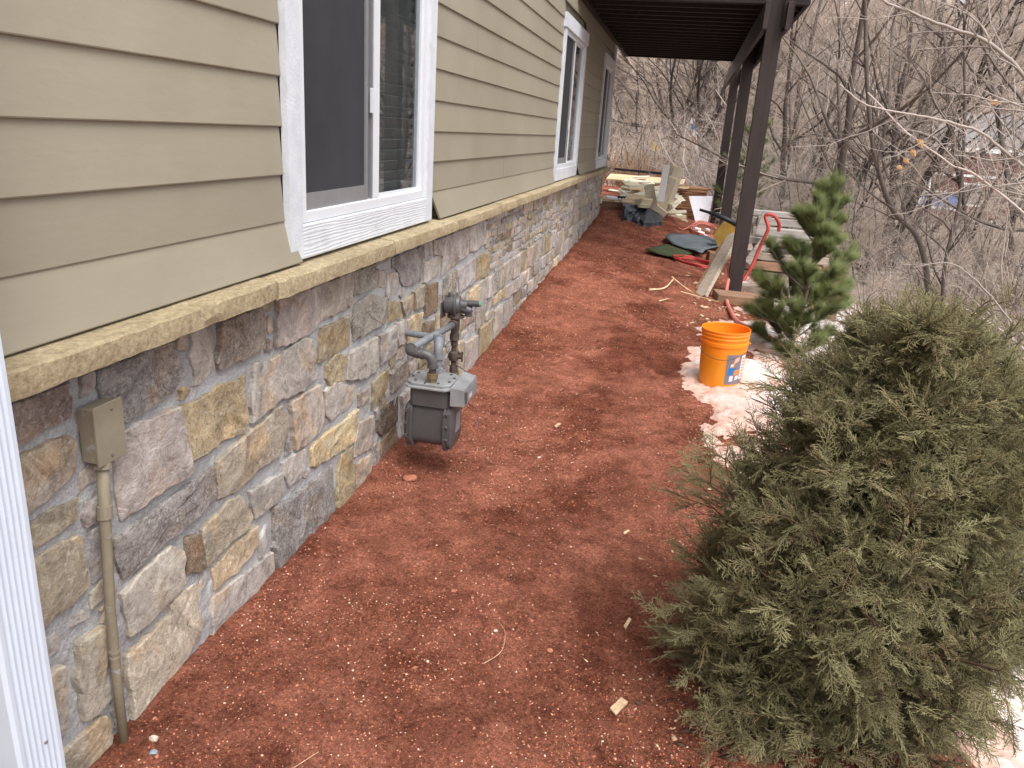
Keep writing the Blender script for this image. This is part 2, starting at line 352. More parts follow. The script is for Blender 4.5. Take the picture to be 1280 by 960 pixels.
# numpy noise
def _h(ix, iy, s):
    n = (ix.astype(np.int64) * 374761393 + iy.astype(np.int64) * 668265263 + s * 1442695041) & 0x7fffffff
    n = ((n ^ (n >> 13)) * 1274126177) & 0x7fffffff
    return ((n ^ (n >> 16)) & 0xffff) / 65535.0
def vnoise(x, y, s=0):
    ix = np.floor(x); iy = np.floor(y); fx = x - ix; fy = y - iy; fx = fx * fx * (3 - 2 * fx); fy = fy * fy * (3 - 2 * fy)
    a = _h(ix, iy, s); b = _h(ix + 1, iy, s); c = _h(ix, iy + 1, s); d = _h(ix + 1, iy + 1, s)
    return (a * (1 - fx) + b * fx) * (1 - fy) + (c * (1 - fx) + d * fx) * fy - .5
def fbm(x, y, f, o=4, g=.5, s=0):
    t = 0; a = 1
    for i in range(o): t = t + a * vnoise(x * f + i * 17.3, y * f - i * 9.1, s + i); f *= 2.03; a *= g
    return t
def sm(t): t = np.clip(t, 0, 1); return t * t * (3 - 2 * t)
def Gs(x, y):
    x = np.asarray(x, float); y = np.asarray(y, float)
    h = np.interp(y, [4.5, 5.3, 6.44, 8.2, 10.1, 12.5, 15, 20, 26, 34], [0, .03, .1, .15, .25, .36, .42, .42, .1, -1.8])
    r = np.interp(y, [4.5, 8, 16, 20, 26, 34], [0, .05, .08, .05, -.3, -2.4])
    t = sm((x + 1.1) / 1.8); z = h * (1 - t) + r * t
    s = np.clip(x - .8, 0, None); z = z - 1.9 * (1 - np.exp(-s * .17)) * sm((44 - y) / 20)
    hh = np.clip(y - 42 - 1.5 * np.clip(x - 5, 0, 27), 0, None)
    return z + .42 * hh ** 1.02 * sm(hh / 12)
def G(x, y):
    x = np.asarray(x, float); y = np.asarray(y, float)
    near = sm((30 - y) / 8) * sm((7 - np.abs(x)) / 2)
    d = .05 * fbm(x, y, .9, 3, .5, 3) + near * (.018 * fbm(x, y, 4, 3, .55, 11) + .013 * np.abs(fbm(x, y, 13, 3, .6, 21)) + .007 * fbm(x, y, 40, 2, .6, 31))
    d = d * np.clip((x + 1.24) * 6, .15, 1) + .03 * np.exp(-((x + 1.17) / .05) ** 2) * sm(fbm(x, y, 6, 3, .6, 5) * 2 + .4) * sm(y / 3)
    far = sm((y - 28) / 20)
    return Gs(x, y) + d + far * (1.4 * fbm(x, y, .06, 4, .5, 41))
g1 = lambda x, y: float(G(np.array([x]), np.array([y]))[0])
# ------------------------------------------------------------------ ground sheet
def axis(parts):
    out = []
    for a, b, n in parts: out += list(np.linspace(a, b, n, endpoint=False))
    return np.array(out + [parts[-1][1]])
def geo(a, b, s0, s1):
    out = [a]
    while out[-1] < b:
        t = (out[-1] - a) / (b - a); out.append(out[-1] + s0 + (s1 - s0) * t)
    return np.array(out)
xs = np.concatenate([-geo(3, 260, .6, 25)[::-1], axis([(-2.9, -1.3, 6), (-1.25, 1.5, 250)]), geo(1.52, 8, .03, .25)[0:], geo(8.4, 340, .5, 22)])
ys = np.concatenate([-geo(2, 120, 1.2, 25)[::-1], axis([(-1.8, .6, 14)]), geo(.62, 17, .009, .05), geo(17.2, 40, .2, .8), geo(41, 380, 1.0, 16)])
xs = np.unique(xs); ys = np.unique(ys)
XX, YY = np.meshgrid(xs, ys); ZZ = G(XX, YY)
V = np.stack([XX, YY, ZZ], -1).reshape(-1, 3); nx, ny = len(xs), len(ys)
I = (np.arange(ny - 1)[:, None] * nx + np.arange(nx - 1)[None]).ravel()
F = np.stack([I, I + 1, I + nx + 1, I + nx], -1)
dirt = sm((1.25 + .5 * fbm(XX, YY, 1.1, 4, .6, 61) - XX) / .35) * sm((19.5 + 3 * fbm(XX, YY, .4, 3, .5, 62) - YY) / 2)
wg = np.exp(-((XX - np.interp(YY, [1, 1.9, 2.5, 3.2, 4, 4.8, 6, 7.3, 8.6, 11], [-.9, -.5, -.42, -.38, -.5, -.42, -.25, -.13, -.5, -.5]) + .12 * fbm(XX, YY, 1.5, 3, .6, 75)) / .20) ** 2)
wet = sm((.42 * wg + .85 * fbm(XX, YY, 1.5, 5, .6, 71) + .30 * fbm(XX, YY, 9, 4, .65, 73) - .12) / .34)
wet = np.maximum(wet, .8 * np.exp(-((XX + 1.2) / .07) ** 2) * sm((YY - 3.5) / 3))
ground = mesh('ground', V, F, 'ground', None, (0, 0, 0), True, {'dirt': dirt, 'wet': wet}); tag(ground, kind='structure')

# pebbles, clods, chips lying on the dirt
def octs(P, S, rot=None, flat_=.7):
    n = len(P); d = np.array([(1, 0, 0), (0, 1, 0), (-1, 0, 0), (0, -1, 0), (0, 0, 1), (0, 0, -1.)])
    Q = d[None] * S[:, None, :] * (1 + rng.uniform(-.3, .3, (n, 6, 1)))
    a = rng.uniform(0, 6.28, n); c, s_ = np.cos(a), np.sin(a)
    x = Q[..., 0] * c[:, None] - Q[..., 1] * s_[:, None]; y = Q[..., 0] * s_[:, None] + Q[..., 1] * c[:, None]
    tl = rng.uniform(-.3, .3, (n, 1)); Q = np.stack([x, y, Q[..., 2] + x * tl], -1) + P[:, None]
    f = np.array([(0, 1, 4), (1, 2, 4), (2, 3, 4), (3, 0, 4), (1, 0, 5), (2, 1, 5), (3, 2, 5), (0, 3, 5)])
    return Q.reshape(-1, 3), (f[None] + (np.arange(n) * 6)[:, None, None]).reshape(-1, 3)
def scatter(n, x0, x1, y0, y1, p=1.6):
    y = y0 + (y1 - y0) * rng.random(n) ** p; x = rng.uniform(x0, x1, n); return x, y
def pebs(name, n, smin, smax, mat, x0=-1.17, x1=1.0, y0=.8, y1=13, fl=.6, keep=None, elong=1.2):
    x, y = scatter(n, x0, x1, y0, y1)
    if keep is not None: k = keep(x, y); x, y = x[k], y[k]
    s = smin + (smax - smin) * rng.random(len(x)) ** 4; S = np.stack([s * elong, s, s * fl], -1)
    V, F = octs(np.stack([x, y, G(x, y) + s * fl * .35], -1), S)
    return tag(mesh(name, V, F, mat, None, (0, 0, 0)), kind='stuff', label=None)
o = pebs('red_pebbles', 5000, .0020, .007, 'pebble', keep=lambda x, y: fbm(x, y, 2.2, 3, .6, 81) > rng.random(len(x)) * .5 - .32); tag(o, 'small red pebbles and clods scattered over the dirt path', 'pebbles')
o = pebs('pale_pebbles', 800, .0014, .0065, 'pebble_pale', keep=lambda x, y: fbm(x, y, 1.7, 3, .6, 82) > rng.random(len(x)) * .5 - .25); tag(o, 'small pale stone bits scattered over the red dirt', 'pebbles')
o = pebs('dirt_clods', 700, .004, .014, 'pebble', keep=lambda x, y: (fbm(x, y, 1.6, 3, .6, 84) > -.02) | (x < -1.0)); tag(o, 'larger crumbly red clods lying on the path', 'clods')
o = pebs('mulch_bits', 5200, .003, .014, 'mulch', x0=-.35, x1=1.5, y0=.9, y1=2.6, fl=.35, elong=2.0, keep=lambda x, y: (x - .12 - .2 * (y - 1.5)) > rng.normal(0, .10, len(x))); tag(o, 'dark mulch bits under the near juniper', 'mulch')
o = pebs('wood_chip_litter', 900, .003, .012, 'chips', x0=-.3, x1=1.4, y0=.9, y1=3.6, fl=.25, elong=2.6, keep=lambda x, y: (x - .02 - .12 * (y - 1.5)) > rng.normal(0, .12, len(x))); tag(o, 'pale wood chip litter along the foot of the near juniper', 'wood chips')
o = pebs('rubble_bits', 500, .008, .035, 'chips', x0=.1, x1=1.6, y0=6.5, y1=12, fl=.5, elong=1.6); tag(o, 'bits of broken wood and rubble around the deck posts', 'rubble')

# fine crumbs: one small clod mesh set on many points
CN = 300000; cx1, cy1 = scatter(CN, -1.18, 1.0, .75, 12, 2.1)
kk = (fbm(cx1, cy1, 2.0, 4, .6, 88) > rng.random(CN) * .8 - .45); cx1, cy1 = cx1[kk], cy1[kk]
cm = bpy.data.meshes.new('dirt_crumbs'); cm.vertices.add(len(cx1)); cm.vertices.foreach_set('co', np.stack([cx1, cy1, G(cx1, cy1)], -1).astype(np.float32).ravel())
ca = cm.attributes.new('s', 'FLOAT', 'POINT'); ca.data.foreach_set('value', (.0009 + .0030 * rng.random(len(cx1)) ** 4).astype(np.float32) * (1 + .10 * cy1.astype(np.float32)))
co_ = bpy.data.objects.new('dirt_crumbs', cm); COL.objects.link(co_); tag(co_, 'fine red soil crumbs covering the dirt path', 'crumbs', kind='stuff')
csrc = bpy.data.collections.new('crumb_sources')
for i in range(4):
    V_, F_ = octs(np.zeros((1, 3)), np.array([[1.25, 1.0, .7]])); o_ = mesh('crumb_source', V_, F_, 'crumb', None, (0, 0, 0)); COL.objects.unlink(o_); csrc.objects.link(o_)
def scatter_group(name, coll, attr=None, smin=1, smax=1, tilt=.1):
    ng = bpy.data.node_groups.new(name, 'GeometryNodeTree'); ng.interface.new_socket('Geometry', in_out='INPUT', socket_type='NodeSocketGeometry'); ng.interface.new_socket('Geometry', in_out='OUTPUT', socket_type='NodeSocketGeometry')
    gi = ng.nodes.new('NodeGroupInput'); go = ng.nodes.new('NodeGroupOutput'); iop = ng.nodes.new('GeometryNodeInstanceOnPoints'); ci = ng.nodes.new('GeometryNodeCollectionInfo')
    ci.inputs['Collection'].default_value = coll; ci.inputs['Separate Children'].default_value = True; iop.inputs['Pick Instance'].default_value = True
    lk = ng.links.new
    if attr: rs = ng.nodes.new('GeometryNodeInputNamedAttribute'); rs.data_type = 'FLOAT'; rs.inputs[0].default_value = attr; lk(rs.outputs[0], iop.inputs['Scale'])
    else: rs = ng.nodes.new('FunctionNodeRandomValue'); rs.data_type = 'FLOAT'; rs.inputs[2].default_value = smin; rs.inputs[3].default_value = smax; lk(rs.outputs[1], iop.inputs['Scale'])
    rt = ng.nodes.new('FunctionNodeRandomValue'); rt.data_type = 'FLOAT_VECTOR'; rt.inputs[0].default_value = (0, 0, 0); rt.inputs[1].default_value = (tilt, tilt, 6.28)
    lk(gi.outputs[0], iop.inputs['Points']); lk(ci.outputs[0], iop.inputs['Instance']); lk(rt.outputs[0], iop.inputs['Rotation']); lk(iop.outputs[0], go.inputs[0]); return ng
co_.modifiers.new('scatter', 'NODES').node_group = scatter_group('scatter_crumbs', csrc, 's', tilt=.6)

def pt(x, y, dz=0): return (x, y, g1(x, y) + dz)
def rock(name, x, y, s, mat, label, cat, fl=.6, sub=1):
    import bmesh
    bm = bmesh.new(); bmesh.ops.create_icosphere(bm, subdivisions=sub + 1, radius=1)
    rr = random.Random(int(x * 991 + y * 77)); a = rr.random() * 6
    pl = [(Vector((rr.gauss(0, 1), rr.gauss(0, 1), rr.gauss(0, 1))).normalized(), rr.uniform(.62, .9)) for _ in range(9)]
    for v in bm.verts:
        for n_, d_ in pl:
            k = v.co.dot(n_)
            if k > d_: v.co -= n_ * (k - d_)
        q = v.co.copy(); v.co = Vector((q.x * math.cos(a) - q.y * math.sin(a), q.x * math.sin(a) + q.y * math.cos(a), q.z * fl)) * s
    c = pt(x, y, s * fl * .45); V = [tuple(v.co + Vector(c)) for v in bm.verts]; F = [tuple(v.index for v in f.verts) for f in bm.faces]; bm.free()
    o = mesh(name, V, F, mat, None, c); return tag(o, label, cat)
rock('red_rock', -1.03, 3.0, .034, 'pebble', 'flat dusty red rock lying below the gas meter', 'rock', .45)
rock('pale_rock', -1.11, 1.335, .013, 'pebble_pale', 'cream pebble at the foot of the tan conduit', 'pebble', .8)
rock('grey_rock', -1.085, 1.30, .010, 'bluelid', 'blue grey pebble beside the cream one at the wall foot', 'pebble')
rock('white_rock', -.40, 2.02, .008, 'pebble_pale', 'small white stone lying alone on the near path', 'pebble', .6)
rock('pink_rock', -.22, 1.98, .011, 'pebble', 'pinkish flat stone in the middle of the near path', 'pebble', .5)
rock('white_pebble', -.52, 3.42, .012, 'pebble_pale', 'white pebble on the path past the gas meter', 'pebble', .5)
def stick(name, pts, r, mat, label, n=5, cat='stick', lift=.004):
    P = [(x, y, g1(x, y) + z + lift) for x, y, z in pts]; P = spline(P, 5); k = len(P)
    P = [(p[0], p[1], max(p[2], g1(p[0], p[1]) + r * .6)) for p in P]
    b = B().tube(P, [r * (1 - .5 * i / k) for i in range(k)], n); return tag(b.make(name, mat), label, cat)
def chip(name, x, y, L_, W_, a, mat, label):
    z = g1(x, y) + .008; c, s_ = math.cos(a), math.sin(a); b = B(); P = []
    for dz in (0, .006):
        for u, v in ((-1, -.8), (.9, -1), (1, .7), (-.7, 1)):
            P.append((x + u * L_ / 2 * c - v * W_ / 2 * s_, y + u * L_ / 2 * s_ + v * W_ / 2 * c, z + dz + u * .004))
    b.hexa(P); return tag(b.make(name, mat), label, 'wood chip')
chip('wood_chip', .005, 1.80, .06, .028, 1.1, 'chips', 'biggest pale wood chip, beside the near juniper')
chip('wood_chip', .0, 2.17, .05, .012, 1.3, 'chips', 'narrow tan wood splinter up the path from the biggest chip')
chip('wood_chip', -.05, 2.82, .03, .012, .8, 'chips', 'light chip on the path left of the juniper middle')
chip('wood_chip', -.50, 3.85, .045, .018, 1.2, 'chips', 'lone curled pale chip on the path beyond the gas meter')
stick('dry_pine_needle', [(-.98, 1.18, .003), (-.86, 1.24, .006), (-.76, 1.30, .01), (-.70, 1.40, .004)], .0014, 'chips', 'long dry needle lying on the dirt near the conduit foot', cat='needle')
stick('dry_pine_needle', [(-.40, 1.87, .002), (-.36, 1.93, .01), (-.37, 2.02, .006), (-.40, 2.06, .002)], .0011, 'chips', 'curled dry needle in the middle of the near path', cat='needle')
stick('peeled_stick', [(-.20, 7.52, .01), (-.06, 7.70, .015), (.02, 8.05, .05)], .010, 'pine_wood', 'pale peeled stick, its left arm of the bent pair on the path')
stick('peeled_stick', [(.0, 8.08, .06), (.1, 7.9, .04), (.21, 7.72, .02)], .009, 'pine_wood', 'pale peeled stick sloping right down from the bend')
stick('peeled_stick', [(.10, 7.60, .03), (.27, 7.56, .02), (.46, 7.45, .02)], .009, 'pine_wood', 'pale straight stick pointing at the nearest deck post')
stick('peeled_stick', [(-.09, 7.10, .01), (0, 7.28, .012)], .007, 'pine_wood', 'short pale stick in front of the bent pair')

# ------------------------------------------------------------------ snow around the bucket and down the slope
sx = axis([(.05, 3.4, 230)]); sy = geo(1.2, 13, .02, .06)
X2, Y2 = np.meshgrid(sx, sy); ed = fbm(X2, Y2, 3.0, 5, .6, 91)
def blob(cx, cy, rx, ry, a=1): return a * np.exp(-(((X2 - cx) / rx) ** 2 + ((Y2 - cy) / ry) ** 2))
f = blob(.36, 5.30, .26, .50, 1.0) + blob(.53, 4.0, .26, .9, .86) + blob(.66, 6.3, .35, .45, 1.1) + blob(.8, 4.9, .3, .5, .85) + blob(1.6, 7.3, .85, 2.4, 1.7) + blob(1.3, 4.2, .6, 1.2, .9) + blob(2.0, 9.8, .7, 1.6, 1.1) + blob(1.30, 2.3, .3, .8, 1.5) + blob(2.4, 5.6, .5, 1.0, .8)
thick = (f - .55) * .040 + .05 * ed * sm((f - .15) * 3) + .010 * fbm(X2, Y2, 22, 3, .6, 95)
thick = np.minimum(thick, .035 + .01 * ed + .02 * sm(X2 - .8)); Z2 = G(X2, Y2) + thick - .004
k = (thick > -.012).reshape(-1); V = np.stack([X2, Y2, Z2], -1).reshape(-1, 3); nx, ny = len(sx), len(sy)
I = (np.arange(ny - 1)[:, None] * nx + np.arange(nx - 1)[None]).ravel(); F = np.stack([I, I + 1, I + nx + 1, I + nx], -1)
F = F[k[F].any(1)]; used = np.unique(F); rm = np.full(len(V), -1); rm[used] = np.arange(len(used))
sdirt = sm((.030 - thick) / .022) * .9 + .8 * np.exp(-((X2 - .55) / .30) ** 2 - ((Y2 - 4.0) / .8) ** 2) + .5 * sm(fbm(X2, Y2, 2.2, 4, .6, 97) * 3 + .3) * sm((1.3 - X2) / .4)
snow = mesh('snow', V[used], rm[F], 'snow', None, (0, 0, 0), True, {'dirt': sdirt.reshape(-1)[used]}); tag(snow, 'patches of melting dirty snow right of the path', 'snow', kind='stuff')

# ------------------------------------------------------------------ house
FX = -1.19
house = root('house', (-1.19, 0, 0), 'beige lap-sided house with white windows above a rough stone base', 'house')
YE = 12.02
core = B()
WINS = [(2.235, 1.425, 1.05, 2.49), (7.33, 1.48, 1.05, 2.49), (10.72, 1.22, 1.05, 2.49)]
# structure wall behind siding, with window openings
segs = [-2.0] + [v for w_ in WINS for v in (w_[0] + .06, w_[0] + w_[1] - .06)] + [YE - .01]
for i in range(0, len(segs), 2): core.box(-1.40, -1.232, segs[i], segs[i + 1], .97, 5.2)
for (y0, w_, z0, z1) in WINS:
    core.box(-1.401, -1.233, y0 + .06, y0 + w_ - .06, .97, z0 + .08); core.box(-1.401, -1.233, y0 + .06, y0 + w_ - .06, z1 - .08, 5.2)
core.box(-7, -1.402, YE - .3, YE - .01, -.4, 5.2); core.box(-7, -1.402, -2, -1.7, -.4, 5.2)
core.make('wall_core', 'siding', house)
rf = B().hexa([(-7.2, -2.3, 5.2), (-.8, -2.3, 5.2), (-.8, 12.4, 5.2), (-7.2, 12.4, 5.2), (-7.2, -2.3, 7.4), (-4.6, -2.3, 7.4), (-4.6, 12.4, 7.4), (-7.2, 12.4, 7.4)]); rf.make('roof', 'greyroof', house)
# siding
def board(y0, y1, z, flare=False, top=None, s0=0, s1=0):
    j = lambda s: random.uniform(-s, s)
    zt = z + .158 if top is None else top
    if flare: P = [(-1.212, y0, z), (-1.170, y0, z), (-1.170, y1, z + j(.002)), (-1.212, y1, z)]; xt = -1.207
    else:
        xb = -1.1942 + j(.0008); P = [(-1.206, y0, z), (xb, y0, z), (xb, y1, z + j(.0012)), (-1.206, y1, z)]; xt = -1.2062
    # drip edge slightly rounded: extra row of vertices
    xo = P[1][0]
    V = [(P[0][0] if not flare else xo - .010, y0, z), (xo - .0015, y0, z), (xo, y0, z + .003), (xt, y0, zt), (xt - .010, y0, zt),
         (P[0][0] if not flare else xo - .010, y1, z), (xo - .0015, y1, z), (xo, y1, z + .003), (xt, y1, zt), (xt - .010, y1, zt)]
    F = [(0, 1, 6, 5), (1, 2, 7, 6), (2, 3, 8, 7), (3, 4, 9, 8), (4, 0, 5, 9), (4, 3, 2, 1, 0), (5, 6, 7, 8, 9)]
    V = [(v[0], v[1] + (s0 if i < 5 else s1) * (1 - (v[2] - z) / (zt - z)), v[2]) for i, v in enumerate(V)]
    b = B(); b.add(V, F); b.make('siding_board', 'siding', house, (xo, (y0 + y1) / 2, z))
gaps = [(-1.9, 2.231), (3.664, 7.326), (8.814, 10.716), (11.944, YE - .06)]
E_ = .1405
for k in range(29):
    z = 1.180 + E_ * (k - 1) if k else 1.046
    above = z > 2.49 - .01
    if above:
        c = random.uniform(2, 4) + (k % 3) * 2.7
        for a, b_ in ((-1.9, c), (c + .002, c + 3.66), (c + 3.662, YE - .06)):
            if b_ > a + .1: board(a, min(b_, YE - .06), z)
    else:
        for gi, (a, b_) in enumerate(gaps):
            if k == 0:
                if gi == 0: board(a, b_ + .002, z, True, 1.215, 0, .065)
                elif gi == 1: board(a + .012, b_ - .005, z, True, 1.215, .10, -.06)
                elif gi == 2: board(a + .02, b_ - .01, z, True, 1.215, .20, -.03)
                else: board(a, b_, z, False)
                continue
            top = 2.489 if z + .158 > 2.489 and False else None
            if gi == 1 and k in (1, 6):
                c = 5.26 if k == 1 else 4.45; board(a, c - .001, z); board(c + .002, b_, z)
            else: board(a, b_, z)
# corner board
B().box(-1.27, -1.175, YE - .055, YE + .03, 1.045, 5.2, .004).make('corner_board', 'trim_rough', house)

def window(y0, w_, z0, z1):
    y1 = y0 + w_; t = .086
    win = mesh('window', *(lambda b: (b.V, b.F))(B()
        .box(-1.232, -1.190, y0 + t, y0 + t + .048, z0 + .112, z1 - .12, .003).box(-1.232, -1.190, y1 - t - .048, y1 - t, z0 + .112, z1 - .12, .003)
        .box(-1.231, -1.191, y0 + t + .048, y1 - t - .048, z0 + .112, z0 + .150, .003).box(-1.231, -1.191, y0 + t + .048, y1 - t - .048, z1 - .16, z1 - .12, .003)), 'vinyl', house, (FX, y0, z0))
    ym = y0 + w_ * .505
    B().box(-1.200, -1.178, y0, y0 + t, z0 + .001, z1 - .121, .004).make('trim_board', 'trim_rough', win)
    B().box(-1.200, -1.179, y1 - t, y1, z0 + .001, z1 - .121, .004).make('trim_board', 'trim_rough', win)
    B().box(-1.199, -1.180, y0 + t, y1 - t, z0, z0 + .111, .004).make('bottom_trim', 'trim_grain', win)
    B().box(-1.202, -1.168, y0 - .02, y1 + .02, z1 - .12, z1, .004).make('head_trim', 'trim_rough', win)
    B().box(-1.226, -1.195, ym, ym + .055, z0 + .150, z1 - .16, .003).make('meeting_rail', 'vinyl', win)
    # right fixed pane and left screened sash
    zb, zt = z0 + .150, z1 - .16; yr0, yr1 = ym + .055, y1 - t - .048; yl0, yl1 = y0 + t + .048, ym
    r = B(); f_ = .014
    r.box(-1.220, -1.203, yr0, yr0 + .012, zb, zt).box(-1.220, -1.203, yr1 - f_, yr1, zb, zt).box(-1.221, -1.204, yr0 + .012, yr1 - f_, zb, zb + f_).box(-1.221, -1.204, yr0 + .012, yr1 - f_, zt - f_, zt)
    r.make('sash', 'vinyl', win)
    B().box(-1.216, -1.212, yr0 + .012, yr1 - f_, zb + f_, zt - f_).make('pane', 'glass', win)
    B().box(-1.222, -1.218, yl0 + .01, yl1 - .01, zb + .01, zt - .01).make('pane', 'glass', win)
    s_ = B(); s_.box(-1.210, -1.200, yl0, yl0 + .016, zb, zt).box(-1.210, -1.200, yl1 - .07, yl1 - .045, zb, zt).box(-1.211, -1.201, yl0 + .016, yl1 - .07, zb, zb + .055).box(-1.212, -1.199, yl1 - .012, yl1, zb, zt)
    s_.make('screen_frame', 'sash_grey', win)
    B().box(-1.2075, -1.2065, yl0 + .016, yl1 - .070, zb + .055, zt).make('insect_screen', 'screen', win)
    lt = B(); lt.box(-1.200, -1.190, ym - .030, ym - .018, z0 + .47, z0 + .56, .002).make('latch', 'vinyl', win)
    bl = B(); n = 26
    for i in range(n): zz = zb + (zt - zb) * (i + .5) / n; bl.hexa([(-1.262, yl0, zz - .030), (-1.258, yl0, zz - .032), (-1.258, yr1, zz - .032), (-1.262, yr1, zz - .030), (-1.240, yl0, zz + .028), (-1.236, yl0, zz + .026), (-1.236, yr1, zz + .026), (-1.240, yr1, zz + .028)])
    bl.make('blind_slats', 'blind', win)
    B().box(-1.31, -1.30, y0 + .065, y1 - .065, z0 + .09, z1 - .09).make('room_backing', 'room', win)
for w_ in WINS: window(*w_)

# ledge stones
js = [-1.2, -.15, .90, 1.108, 2.080, 3.080, 4.050, 5.07, 6.06, 7.08, 8.10, 9.08, 10.1, 11.1, 12.10]; js = [j for j in js if j != .90]
js = [-1.2, -.1, 1.065, 2.030, 3.003, 3.949, 4.943, 5.91, 6.90, 7.90, 8.85, 9.85, 10.85, 12.12]
for a, b_ in zip(js[:-1], js[1:]):
    a += .004 if abs(a - 2.030) > .01 else .016; b_ -= .003
    rr = random.Random(int(a * 100)); n = max(8, int((b_ - a) / .035)); V = []; F = []; dx = rr.uniform(-.004, .006); dz = rr.uniform(-.003, .003)
    for i in range(n + 1):
        y = a + (b_ - a) * i / n; e = lambda s: rr.uniform(-s, s); q = .008 if i in (0, n) else 0
        V += [(-1.26, y, .976), (-1.121 + e(.002), y, .978 + dz + e(.0015)), (-1.1135 + dx + e(.0025) - q, y, .982 + dz + e(.002)), (-1.112 + dx + e(.003) - q, y, 1.006 + e(.005)),
              (-1.1145 + dx + e(.003) - q, y, 1.030 + dz + e(.002)), (-1.120 + dx + e(.002) - q, y, 1.035 + dz + e(.001)), (-1.26, y, 1.044 + dz * .3)]
    m_ = 7
    for i in range(n):
        for k in range(m_): F.append((i * m_ + k, i * m_ + (k + 1) % m_, (i + 1) * m_ + (k + 1) % m_, (i + 1) * m_ + k))
    F = [f[::-1] for f in F]
    F += [tuple(range(m_)), tuple(range(n * m_ + m_ - 1, n * m_ - 1, -1))]
    o = B().add(V, F).make('ledge_stone', 'ledge', house, (FX, (a + b_) / 2, .966), angle=22)

